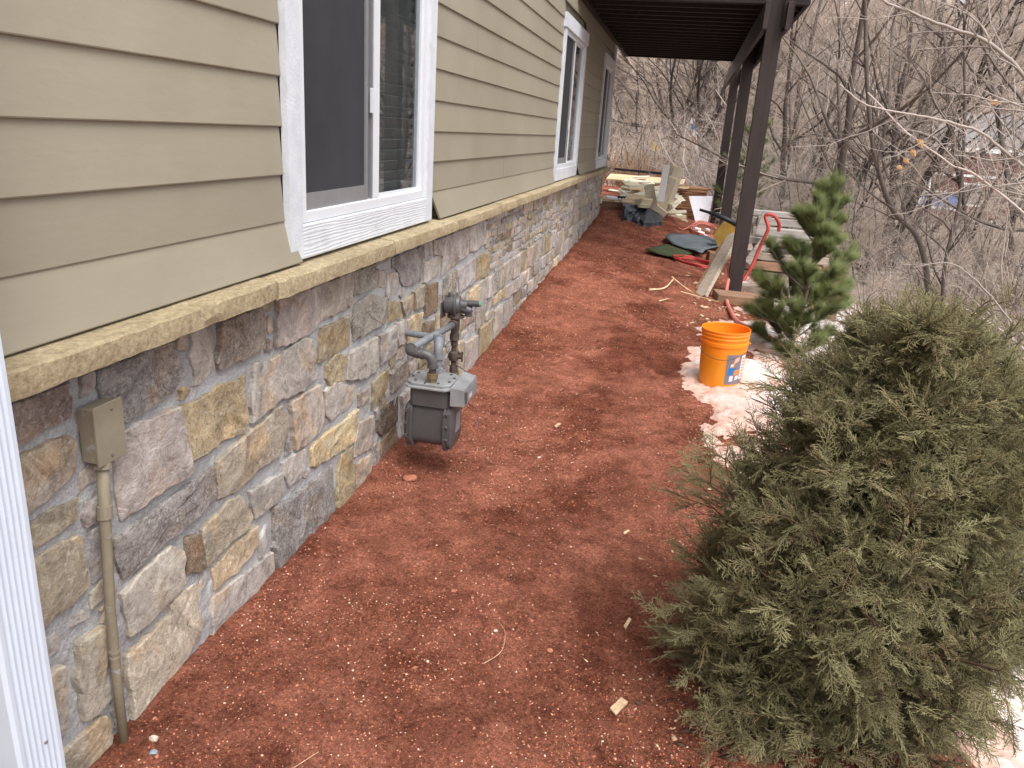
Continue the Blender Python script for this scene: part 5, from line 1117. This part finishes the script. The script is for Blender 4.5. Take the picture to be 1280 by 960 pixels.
protos = []
def tree_proto(kind, seed):
    rg = np.random.default_rng(seed)
    if kind == 'tree':      # one or two trunks, rising limbs, fine twigs; about 7 m
        n = rg.integers(1, 4); st = rg.normal(0, .12, (n, 3)) * [1, 1, 0]; d = np.array([0, 0, 1.]) + rg.normal(0, .22, (n, 3))
        sp = [dict(S=9, jit=.10, up=.05, m=9, t0=.22, ang=48, angj=12, ratio=.55, taper=.25), dict(S=6, jit=.16, up=.06, m=9, t0=.15, ang=42, ratio=.5, rk=.011, taper=.3), dict(S=4, jit=.2, up=.03, m=7, t0=.1, ang=42, ratio=.5, rk=.009, rmin=.005), dict(S=3, jit=.2, up=.0, m=4, t0=.1, ang=40, ratio=.5, rk=.008, rmin=.0042), dict(S=2, jit=.2, m=0, ang=40, ratio=.5, rk=.006, rmin=.0034)]
        lv = grow(rg, st, d, rg.uniform(5, 7.5, n), rg.uniform(.06, .11, n), sp)
    elif kind == 'brush':   # many arching stems; about 3 m
        n = 16; st = rg.normal(0, .25, (n, 3)) * [1, 1, 0]; d = np.array([0, 0, .9]) + rg.normal(0, .55, (n, 3)) * [1, 1, .3]
        sp = [dict(S=7, jit=.17, up=.03, m=8, t0=.15, ang=42, ratio=.5, taper=.25), dict(S=5, jit=.22, up=.02, m=7, t0=.1, ang=42, ratio=.5, rk=.010, rmin=.004), dict(S=3, jit=.25, m=5, t0=.1, ang=42, ratio=.5, rk=.008, rmin=.0032), dict(S=2, jit=.2, m=0, ang=40, ratio=.5, rk=.006, rmin=.0026)]
        lv = grow(rg, st, d, rg.uniform(1.8, 3.2, n), rg.uniform(.014, .030, n), sp)
    root_ = [lv[0]]
    return lv
def plant_from(lv, name, loc, label, cat, group, mats, ksplit, names):
    r = root(name, loc, label, cat, group); l = np.array(loc, float)
    a = lv_mesh(names[0], lv, range(0, ksplit), mats[0], None, (0, 0, 0), 5); b_ = lv_mesh(names[1], lv, range(ksplit, len(lv)), mats[1], None, (0, 0, 0), 3, lambda t, i: .35 + .65 * t); b_['kind'] = 'stuff'
    for q in (a, b_): q.parent = r; q.location = (0, 0, 0)
    return r
def dup(r, loc, rz, sc, label=None, name=None):
    c = r.copy(); COL.objects.link(c); c.location = loc; c.rotation_euler = (0, 0, rz); c.scale = sc
    if label: c['label'] = label
    for ch in r.children:
        d = ch.copy(); COL.objects.link(d); d.parent = c
    return c
TG = 'bare trees in the background wood'; BG_ = 'bare brush in the background wood'
TP = [plant_from(tree_proto('tree', 100 + i), 'bare_tree', (0, 0, 0), 'leafless grey brown tree in the dense wood beyond the yard', 'tree', TG, (('bark', 'bark_dark', 'bark', 'bark_dark')[i], ('twig', 'twig', 'twig_pale', 'bark')[i]), 2, ('trunk', 'twigs')) for i in range(4)]
BP = [plant_from(tree_proto('brush', 200 + i), 'bare_brush', (0, 0, 0), 'leafless tangled brush in the wood beyond the yard', 'brush', BG_, (('bark', 'twig', 'bark')[i], ('twig', 'twig_pale', 'twig')[i]), 1, ('stems', 'twigs')) for i in range(3)]
used_t = [False] * 4; used_b = [False] * 3
def put(protos_, used_, i, x, y, s, rz, sz=None):
    loc = (x, y, float(Gs(x, y)) - .1); r = protos_[i]; sc = (s, s, sz or s)
    if not used_[i]: used_[i] = True; r.location = loc; r.scale = sc; r.rotation_euler = (0, 0, rz)
    else: dup(r, loc, rz, sc)
vr = random.Random(33)
def okpos(x, y):
    if x < .9 and y < 17.8: return False
    if x < 3.0 + .02 * y and y < 12: return False
    if 15 < x < 29 and 57 < y < 69: return False
    return True
cnt = 0
while cnt < 105:
    y = 14 + 46 * vr.random() ** 1.25; x = vr.uniform(-.16 * y - 1.5, .80 * y + 2)
    if not okpos(x, y) or (y < 17 and x < 3): continue
    if x > .25 * y and x < .41 * y and vr.random() < .90: continue       # thinner in front of the red house
    put(TP, used_t, vr.choices(range(4), (3, 3, 2, 2))[0], x, y, vr.uniform(.7, 1.15) * (1 if y > 20 else .8), vr.uniform(0, 6.28)); cnt += 1
cnt = 0
while cnt < 130:
    y = 10 + 40 * vr.random() ** 1.5; x = vr.uniform(-.16 * y - 1.5, .80 * y + 2)
    if not okpos(x, y): continue
    if y < 13 and x < 4.2: continue
    if x > .25 * y and x < .41 * y and y > 13 and vr.random() < .8: continue
    put(BP, used_b, vr.randrange(3), x, y, vr.uniform(.6, 1.1) * (1 if y > 16 else .7), vr.uniform(0, 6.28)); cnt += 1
for x, y, s in ((2.5, 10.2, .30), (3.1, 9.4, .34), (2.9, 11.4, .38), (3.6, 9.9, .42), (4.1, 10.8, .5), (3.9, 8.6, .36), (4.5, 8.2, .42), (2.3, 12.4, .36), (4.8, 9.0, .5), (3.3, 7.9, .26), (4.6, 9.6, .62), (5.6, 11, .7), (3.7, 11.4, .6), (6.5, 12.2, .8), (4.9, 13.0, .8), (3.0, 13.2, .6), (5.3, 8.7, .5), (6.4, 9.5, .6), (2.4, 14.0, .6), (7.5, 11, .7), (3.4, 15.5, .8), (1.8, 17.5, .7), (-1.0, 19.0, .45), (-.4, 20.5, .6), (.8, 19.5, .5), (-1.9, 20.5, .7), (.3, 21.5, .7), (1.3, 20.5, .7)):
    put(BP, used_b, vr.randrange(3), x, y, s, vr.uniform(0, 6.28))
# dark distinct trunks right of the posts
DT = [(2.55, 13.5, .75, 0, 'dark bare tree closest to the right of the posts'), (3.6, 15.0, .85, 1, 'dark forked bare tree above the pine sapling'), (3.1, 17.5, .9, 1, 'dark bare tree behind the forked one'), (4.9, 12.6, .8, 0, 'slender dark bare tree over the middle of the brush'), (7.4, 13.5, .85, 3, 'dark bare tree towards the right edge of the wood')]
for x, y, s, i, lab_ in DT:
    o = dup(TP[i], (x, y, float(Gs(x, y)) - .1), x * 3, (s, s, s), lab_); del o['group']
# far wooded hillside: one mass
hp = []; rg = np.random.default_rng(77); N = 1900
yy = 50 + 170 * rg.random(N) ** 1.3; xx = rg.uniform(-.22, .85, N) * yy + rg.normal(0, 3, N); keep = ~((xx > 10) & (xx < 34) & (yy < 74)) & ~((xx > .25 * yy) & (xx < .40 * yy) & (yy < 60)); xx, yy = xx[keep], yy[keep]; zz = G(xx, yy) - .2
pm = bpy.data.meshes.new('distant_wood'); pm.from_pydata(np.stack([xx, yy, zz], -1).tolist(), [], []); dw = bpy.data.objects.new('distant_wood', pm); COL.objects.link(dw)
tag(dw, 'grey brown leafless wood covering the far hillside', 'wood', kind='stuff')
src = bpy.data.collections.new('wood_sources')
srcs = []
for i in range(2):
    lv = grow(np.random.default_rng(300 + i), np.random.default_rng(i).normal(0, .5, (7, 3)) * [1, 1, 0], np.array([0, 0, 1.]) + np.random.default_rng(9 + i).normal(0, .35, (7, 3)), np.full(7, 4.2), np.full(7, .05),
              [dict(S=5, jit=.14, up=.04, m=9, t0=.12, ang=42, ratio=.5), dict(S=3, jit=.2, up=.05, m=7, ang=42, t0=.1, ratio=.5, rk=.016, rmin=.012), dict(S=2, jit=.2, m=5, ang=40, ratio=.5, rk=.016, rmin=.010), dict(S=2, jit=.2, m=0, ang=40, ratio=.5, rk=.018, rmin=.009)])
    V, F, A = join([(lambda q: (q[0], q[1], .3 + .7 * q[2]))(tubes(*l_, 3)) for l_ in lv]); o = mesh('far_tree_source', V, F, 'twig', None, (0, 0, 0), True, {'tip': A}); COL.objects.unlink(o); src.objects.link(o); srcs.append(o)
dw.modifiers.new('scatter', 'NODES').node_group = scatter_group('scatter_wood', src, None, .7, 1.5)

# ground cover: dry grass and fallen twigs on the right slope
rg = np.random.default_rng(5); N = 24000
y = 3 + 20 * rg.random(N) ** 1.2; x = 1.3 + rg.random(N) * (1 + .62 * y); k = fbm(x, y, .8, 3, .6, 55) > -.12; x, y = x[k], y[k]; N = len(x)
st = np.stack([x, y, G(x, y)], -1); d = unit(np.stack([rg.normal(0, 1, N), rg.normal(0, 1, N), rg.uniform(.05, 1.3, N)], -1)); L_ = rg.uniform(.08, .45, N)
lv = grow(rg, st, d, L_, L_ * .009 + .001, [dict(S=4, jit=.15, up=-.08, m=0, ang=0, ratio=1, taper=.2)])
o = lv_mesh('dry_litter', lv, [0], 'twig_pale', None, (0, 0, 0), 3); tag(o, 'dry stems and fallen twigs littering the right slope', 'litter', kind='stuff')
N = 500; x = rg.normal(-1.0, .6, N); y = rg.uniform(17.5, 19.5, N); st = np.stack([x, y, G(x, y)], -1); L_ = rg.uniform(.3, .9, N)
lv = grow(rg, st, unit(np.stack([rg.normal(0, .3, N), rg.normal(0, .3, N), np.ones(N)], -1)), L_, np.full(N, .006), [dict(S=3, jit=.1, m=0, ang=0, ratio=1, taper=.3)])
o = lv_mesh('dry_weeds', lv, [0], 'dry', None, (0, 0, 0), 3); tag(o, 'rusty dry weeds standing behind the scrap pile', 'weeds', kind='stuff')

# ------------------------------------------------------------------ juniper
def frond(seed):
    rg = np.random.default_rng(seed); L0 = 1.0
    lv = grow(rg, [(0, 0, 0)], [(1, 0, 0)], [L0], [.017], [dict(S=6, jit=.10, up=-.02, m=13, t0=.08, ang=40, angj=8, ratio=.44, fall=.62, planar=(0, 0, 1), taper=.6),
              dict(S=3, jit=.10, up=.0, m=5, t0=.15, ang=38, angj=8, ratio=.40, fall=.4, planar=(0, 0, 1), rk=.01, rmin=.018, taper=.75), dict(S=2, jit=.1, m=0, ang=40, ratio=.5, rk=.01, rmin=.0175, taper=.6)])
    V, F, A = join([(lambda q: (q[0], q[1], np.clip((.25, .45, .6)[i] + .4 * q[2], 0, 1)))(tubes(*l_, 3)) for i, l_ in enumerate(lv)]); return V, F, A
FR = [frond(400 + i) for i in range(5)]
def foliate(r, lv, nfr, flen, hue0, rg, base, mat):
    outV = []; outF = []; outA = []; outH = []; off = 0
    for li, n_ in nfr:
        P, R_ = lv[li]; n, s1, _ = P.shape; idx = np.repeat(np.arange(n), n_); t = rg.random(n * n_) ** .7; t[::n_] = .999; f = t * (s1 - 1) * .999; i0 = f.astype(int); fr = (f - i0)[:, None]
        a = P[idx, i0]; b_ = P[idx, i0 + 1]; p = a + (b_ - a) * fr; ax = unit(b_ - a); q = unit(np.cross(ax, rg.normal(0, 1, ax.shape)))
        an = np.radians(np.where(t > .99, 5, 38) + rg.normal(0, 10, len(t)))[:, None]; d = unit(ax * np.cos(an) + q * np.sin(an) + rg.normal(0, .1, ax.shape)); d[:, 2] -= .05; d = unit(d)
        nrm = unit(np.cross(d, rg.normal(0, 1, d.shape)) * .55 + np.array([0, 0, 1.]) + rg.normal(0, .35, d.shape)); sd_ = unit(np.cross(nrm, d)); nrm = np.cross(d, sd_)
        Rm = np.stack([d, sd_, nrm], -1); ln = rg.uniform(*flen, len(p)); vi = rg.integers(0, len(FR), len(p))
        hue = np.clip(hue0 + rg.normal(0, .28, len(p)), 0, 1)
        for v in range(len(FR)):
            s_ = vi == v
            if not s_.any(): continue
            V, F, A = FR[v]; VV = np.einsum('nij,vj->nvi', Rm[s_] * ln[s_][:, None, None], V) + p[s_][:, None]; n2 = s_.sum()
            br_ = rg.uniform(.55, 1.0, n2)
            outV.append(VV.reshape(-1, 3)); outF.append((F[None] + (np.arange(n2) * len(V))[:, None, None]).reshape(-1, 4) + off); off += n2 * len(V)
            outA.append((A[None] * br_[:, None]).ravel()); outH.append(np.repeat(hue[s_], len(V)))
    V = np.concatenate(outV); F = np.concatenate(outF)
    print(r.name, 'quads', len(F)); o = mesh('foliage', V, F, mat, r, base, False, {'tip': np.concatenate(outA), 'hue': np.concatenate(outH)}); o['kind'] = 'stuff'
    return r
def bush(name, base, stems, spec, nfr, flen, label, seed, hue0, mats=('jstem', 'juniper'), lim=None):
    rg = np.random.default_rng(seed); r = root(name, base, label, 'juniper')
    st, d, L_, R_ = stems(rg); lv = grow(rg, st + np.array(base), d, L_, R_, spec)
    lv_mesh('branches', lv, range(len(spec)), mats[0], r, base, 4)
    return foliate(r, lv, nfr, flen, hue0, rg, base, mats[1])
def dense_juniper(name, base, env, label, seed, hue0, nlat, flen, kids):
    """upright stems with rising laterals whose tips end on a rounded cone (height, radius pairs)"""
    rg = np.random.default_rng(seed); r = root(name, base, label, 'juniper'); base = np.array(base); hz_ = np.array([e[0] for e in env]); hr = np.array([e[1] for e in env]); H = hz_[-1]
    n0 = 7; a = rg.uniform(0, 6.28, n0); P0 = []
    for i in range(n0): t = np.linspace(0, 1, 9)[:, None]; P0.append(base + np.concatenate([np.cos(a[i]) * .16 * t ** .7, np.sin(a[i]) * .16 * t ** .7, t * H * rg.uniform(.72, .98)], 1) + t * [[.08, 0, 0]] + np.cumsum(rg.normal(0, .008, (9, 3)), 0))
    P0 = np.array(P0); R0 = np.tile(np.linspace(.016, .005, 9), (n0, 1))
    n = nlat; k = rg.integers(0, n0, n); t = rg.random(n) ** 1.75 * .99; f = t * 8; i0 = f.astype(int); st = P0[k, i0] + (P0[k, np.minimum(i0 + 1, 8)] - P0[k, i0]) * (f - i0)[:, None]
    az = rg.uniform(0, 6.28, n); el = np.radians(20 + 46 * t + rg.normal(0, 9, n)); d = np.stack([np.cos(az) * np.cos(el), np.sin(az) * np.cos(el), np.sin(el)], -1)
    # length so that the tip meets the outline
    L_ = np.full(n, .05); 
    for s_ in np.arange(.05, 1.0, .02):
        q = st + d * s_ - base; q[:, 0] -= .07 * q[:, 2]; rad = np.hypot(q[:, 0], q[:, 1]); ok = (rad < np.interp(q[:, 2], hz_, hr) * (1 + .13 * np.sin(az * 5 + q[:, 2] * 9))) & (q[:, 2] < H); L_ = np.where(ok & (L_ > s_ - .05), s_, L_)
    L_ = L_ * rg.uniform(.76, 1.18, n); 
    lv = grow(rg, st, d, L_ , .0022 + L_ * .009, [dict(S=7, jit=.09, up=.03, m=9, t0=.25, ang=40, angj=10, ratio=.36, fall=.35, taper=.35), dict(S=4, jit=.1, up=.03, m=0, ang=42, ratio=.45, rk=.009, rmin=.0018, taper=.4)])
    V, F, A = join([tubes(P0, R0, 6)] + [tubes(*l_, 4) for l_ in lv]); mesh('branches', V, F, 'jstem', r, base, True, {'tip': A})
    return foliate(r, lv, kids, flen, hue0, rg, base, 'juniper')
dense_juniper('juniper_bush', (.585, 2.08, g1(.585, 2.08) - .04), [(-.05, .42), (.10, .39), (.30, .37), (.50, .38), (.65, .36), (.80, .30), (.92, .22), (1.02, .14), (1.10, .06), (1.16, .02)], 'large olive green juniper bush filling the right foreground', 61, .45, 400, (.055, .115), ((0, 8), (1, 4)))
jspec = [dict(S=7, jit=.10, up=.06, m=11, t0=.06, ang=58, angj=12, ratio=.56, fall=.58, taper=.3), dict(S=5, jit=.10, up=.05, m=5, t0=.2, ang=42, ratio=.45, rk=.009, rmin=.0022, taper=.4), dict(S=3, jit=.1, up=.02, m=0, ang=40, ratio=.4, rk=.008, rmin=.0016)]
def stems2(rg):
    n = 7; a = rg.uniform(0, 6.28, n); sp_ = rg.uniform(.1, .6, n); d = np.stack([np.cos(a) * sp_, np.sin(a) * sp_, np.ones(n)], -1)
    return rg.normal(0, .04, (n, 3)) * [1, 1, 0], d, rg.uniform(.8, 1.2, n), np.full(n, .012)
JB2 = (1.62, 3.55, g1(1.62, 3.55) - .04)
bush('juniper_bush', JB2, stems2, jspec, ((0, 5), (1, 6), (2, 1)), (.07, .13), 'browner loose juniper behind the large one at the right edge', 62, .85)

# ------------------------------------------------------------------ pine sapling
def needles(P, D, n_, ln, spread, rg, r=.0010):
    """tufts of needles at points P along direction D"""
    N = len(P); idx = np.repeat(np.arange(N), n_); p = P[idx]; ax = D[idx]; q = unit(np.cross(ax, rg.normal(0, 1, ax.shape))); an = np.radians(rg.uniform(spread[0], spread[1], len(idx)))[:, None]
    d = unit(ax * np.cos(an) + q * np.sin(an) + np.array([0, 0, .06])); L_ = rg.uniform(ln * .75, ln * 1.15, len(idx))[:, None]; s_ = unit(np.cross(d, q + .01)) ; u = np.cross(d, s_)
    m_ = len(idx); V = np.empty((m_, 4, 3)); V[:, 0] = p + s_ * r; V[:, 1] = p - s_ * r * .5 + u * r * .87; V[:, 2] = p - s_ * r * .5 - u * r * .87; V[:, 3] = p + d * L_
    f = np.array([(0, 1, 3), (1, 2, 3), (2, 0, 3)]); F = (f[None] + (np.arange(m_) * 4)[:, None, None]).reshape(-1, 3); A = np.tile([.15, .15, .15, 1.0], m_); return V.reshape(-1, 3), F, A
def pine(name, base, top, whorls, seed, label, ln=.075, dens=26, bl=1.0):
    rg = np.random.default_rng(seed); base = np.array(base, float); top = np.array(top, float); r = root(name, tuple(base), label, 'pine'); H = np.linalg.norm(top - base)
    tp = np.array([base + (top - base) * t + np.array([.02 * math.sin(t * 5), 0, 0]) for t in np.linspace(0, 1, 12)])[None]; tr_ = np.linspace(.018, .005, 12)[None] * (H / 1.4)
    V, F, A = tubes(tp, tr_, 8); mesh('trunk', V, F, 'pinebark', r, base, True, {'tip': A})
    Ps = []; Ds = []; BPs = []
    for (t, n, L_, el) in whorls:
        a0 = rg.uniform(0, 6.28)
        for k in range(n):
            a = a0 + 6.283 * k / n + rg.normal(0, .25); e = math.radians(el + rg.normal(0, 8)); d = np.array([math.cos(a) * math.cos(e), math.sin(a) * math.cos(e), math.sin(e)]); s0 = base + (top - base) * t
            S = 8; pts = [s0]; l_ = L_ * rg.uniform(.75, 1.15) * bl
            for i in range(S): d = unit(d + np.array([0, 0, .09]) + rg.normal(0, .03, 3)); pts.append(pts[-1] + d * l_ / S)
            pts = np.array(pts); BPs.append(pts)
            for i in range(3, S + 1):
                for _ in range(2):
                    tt = rg.random(); q = pts[i - 1] + (pts[i] - pts[i - 1]) * tt; Ps.append(q); Ds.append(unit(pts[i] - pts[i - 1]))
            Ps += [pts[-1]] * 2; Ds += [unit(pts[-1] - pts[-2])] * 3
            if L_ > .25:
                for sgn in (-1, 1):
                    j = rg.integers(4, 6); sdv = unit(np.cross(pts[j] - pts[j - 1], [0, 0, 1])) * sgn; dd = unit(unit(pts[j] - pts[j - 1]) + sdv * .7 + np.array([0, 0, .2])); sp2 = np.array([pts[j] + dd * l_ * .38 * (i / 8) for i in range(9)]); BPs.append(sp2)
                    for i in range(2, 9): Ps.append(sp2[i]); Ds.append(dd)
                    Ps += [sp2[-1]] * 3; Ds += [dd] * 3
    for t in np.linspace(.86, 1.0, 8): Ps.append(base + (top - base) * t); Ds.append(unit(top - base))
    BPa = np.array(BPs); V, F, A = tubes(BPa, np.tile(np.linspace(.006, .003, 9), (len(BPa), 1)), 5); mesh('branches', V, F, 'pinebark', r, base, True, {'tip': A})
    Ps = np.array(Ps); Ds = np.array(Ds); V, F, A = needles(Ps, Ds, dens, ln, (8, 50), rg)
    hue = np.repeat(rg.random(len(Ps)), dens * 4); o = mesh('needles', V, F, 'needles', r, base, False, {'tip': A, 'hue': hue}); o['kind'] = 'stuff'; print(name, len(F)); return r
pb = (.93, 6.0, g1(.93, 6.0) - .05)
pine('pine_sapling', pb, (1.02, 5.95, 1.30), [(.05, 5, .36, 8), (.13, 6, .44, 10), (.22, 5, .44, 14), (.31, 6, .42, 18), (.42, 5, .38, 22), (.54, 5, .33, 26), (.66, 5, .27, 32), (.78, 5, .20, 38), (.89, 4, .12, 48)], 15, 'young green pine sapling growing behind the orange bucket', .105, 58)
pine('pine_sapling', (1.0, 14.5, g1(1.0, 14.5) - .1), (1.12, 14.5, 2.1), [(.1, 6, .6, 10), (.25, 6, .6, 15), (.4, 6, .55, 20), (.5, 6, .5, 20), (.62, 6, .42, 26), (.75, 5, .35, 32), (.88, 5, .25, 42)], 16, 'narrow dark pine seen between the dark deck posts', .11, 12)

# ------------------------------------------------------------------ near bare sapling at the right edge
ns = root('bare_sapling', (1.26, 2.35, -.3), 'pale barked bare sapling whose long branches reach in from the right edge', 'sapling')
rg = np.random.default_rng(88)
def limb(name, pts, r0, r1, m_=10, L_=.35, mat='branch_pale', par=ns, up=.02):
    P = np.array(spline(pts, 8)); n = len(P); P = P + np.cumsum(rg.normal(0, .0015, P.shape), 0); R = np.linspace(r0, r1, n)
    lv = []; idx = rg.integers(2, n - 2, m_); ax = unit(P[idx + 1] - P[idx]); q = unit(np.cross(ax, rg.normal(0, 1, ax.shape))); d = ax * .75 + q * .7
    lv = grow(rg, P[idx], d, rg.uniform(.5, 1.2, m_) * L_, np.minimum(R[idx] * .5, L_ * .009), [dict(S=6, jit=.14, up=up, m=4, t0=.2, ang=40, ratio=.5, taper=.35), dict(S=4, jit=.16, m=3, ang=38, ratio=.5, rk=.008, rmin=.0013), dict(S=3, jit=.16, m=0, ang=38, ratio=.5, rk=.007, rmin=.001)])
    V, F, A = join([tubes(P[None], R[None], 8)] ); o = mesh(name, V, F, mat, par, None, True, {'tip': A})
    V, F, A = join([tubes(*l_, 4) for l_ in lv]); mesh('twigs', V, F, mat, o, WL[par.name], True, {'tip': A})['kind'] = 'stuff'
limb('trunk', [(1.20, 2.35, -.42), (1.20, 2.35, .02), (1.135, 2.35, .35), (1.15, 2.36, .72), (1.30, 2.5, 1.05)], .020, .016, 5, .25, 'twig_pale')
limb('branch', [(1.30, 2.5, 1.05), (1.42, 2.9, 1.4), (1.30, 3.2, 1.59), (1.10, 3.2, 1.79), (.97, 3.2, 1.89), (.82, 3.2, 1.94), (.61, 3.2, 2.01), (.47, 3.2, 2.06)], .0095, .0038, 16, .45)
limb('branch', [(1.30, 2.5, 1.05), (1.5, 3.1, 1.15), (1.50, 3.5, 1.31), (1.29, 3.5, 1.46), (1.11, 3.5, 1.58), (.98, 3.5, 1.62), (.87, 3.5, 1.64), (.78, 3.5, 1.65), (.65, 3.5, 1.68), (.55, 3.5, 1.75)], .0078, .0024, 16, .45)
limb('branch', [(1.30, 2.5, 1.05), (1.6, 3.3, 1.05), (1.60, 3.6, 1.11), (1.37, 3.6, 1.29), (1.25, 3.6, 1.37), (1.13, 3.6, 1.44), (1.04, 3.6, 1.48), (.86, 3.6, 1.59), (.68, 3.6, 1.73)], .0070, .0022, 16, .45)
limb('branch', [(1.5, 3.3, .75), (1.35, 3.45, .9), (1.24, 3.5, 1.02), (1.12, 3.5, 1.08), (1.0, 3.5, 1.05)], .005, .0015, 6, .3)
for i, (x, z, s_) in enumerate(((.919, 1.547, .030), (.900, 1.508, .027), (.880, 1.474, .024), (.860, 1.447, .022), (1.159, 1.717, .026))):
    b = B(); c = np.array((x, 3.58, z)); P = [(0, 0, 1), (.55, .1, .55), (.7, .25, -.1), (.3, .1, -.8), (0, 0, -1.05), (-.35, .15, -.75), (-.6, .3, -.1), (-.5, .1, .5)]
    a = .5 + .25 * i; V = [];
    for dy in (0, .0012):
        for u, v, w in P: V.append((c[0] + s_ * .62 * (u * math.cos(a) - w * math.sin(a)), c[1] + dy + s_ * v * .9, c[2] + s_ * .62 * (w * math.cos(a) + u * math.sin(a))))
    F = [tuple(range(8)), tuple(range(15, 7, -1))] + [(k, (k + 1) % 8, 8 + (k + 1) % 8, 8 + k) for k in range(8)]
    B().add(V, F).make('leaf', 'leaf', ns)
mst = root('bare_sapling', (2.4, 8, -.3), 'slender dark bare sapling rising over the right-hand brush', 'sapling')
limb('trunk', [(2.46, 8, -.35), (2.42, 8, .2), (2.23, 8, .74), (1.95, 8, 1.0), (1.72, 8, 1.42), (1.56, 8, 1.9), (1.36, 8, 2.76), (1.30, 8, 3.3)], .030, .014, 22, .9, 'bark', mst, .05)
ms2 = root('bare_sapling', (3.2, 8, -.5), 'thin straight bare sapling behind the four hanging dead leaves', 'sapling')
limb('trunk', [(2.55, 7.5, -.5), (2.36, 7.5, .5), (2.34, 7.5, 1.2), (2.22, 7.5, 1.9), (2.05, 7.5, 2.6)], .020, .009, 22, .9, 'bark', ms2, .05)
ms3 = root('bare_sapling', (3.9, 7, -.5), 'pale many-twigged sapling low at the right edge of the photo', 'sapling')
limb('stem', [(2.9, 6.2, -.6), (2.7, 6.0, -.1), (2.35, 5.8, .35), (2.1, 5.6, .8), (2.0, 5.5, 1.2)], .013, .004, 18, .6, 'branch_pale', ms3)
limb('stem', [(2.95, 6.3, -.6), (3.1, 6.2, .0), (3.0, 6.2, .6), (2.7, 6.3, 1.1), (2.6, 6.3, 1.5)], .012, .004, 18, .6, 'branch_pale', ms3)
limb('stem', [(2.2, 5.0, -.5), (2.3, 4.9, .0), (2.1, 4.9, .4), (1.8, 4.9, .62), (1.55, 4.8, .72)], .010, .003, 14, .5, 'branch_pale', ms3)
bpy.context.view_layer.update()
print('tris', sum(len(m_.loops) - 2 * len(m_.polygons) for m_ in bpy.data.meshes))
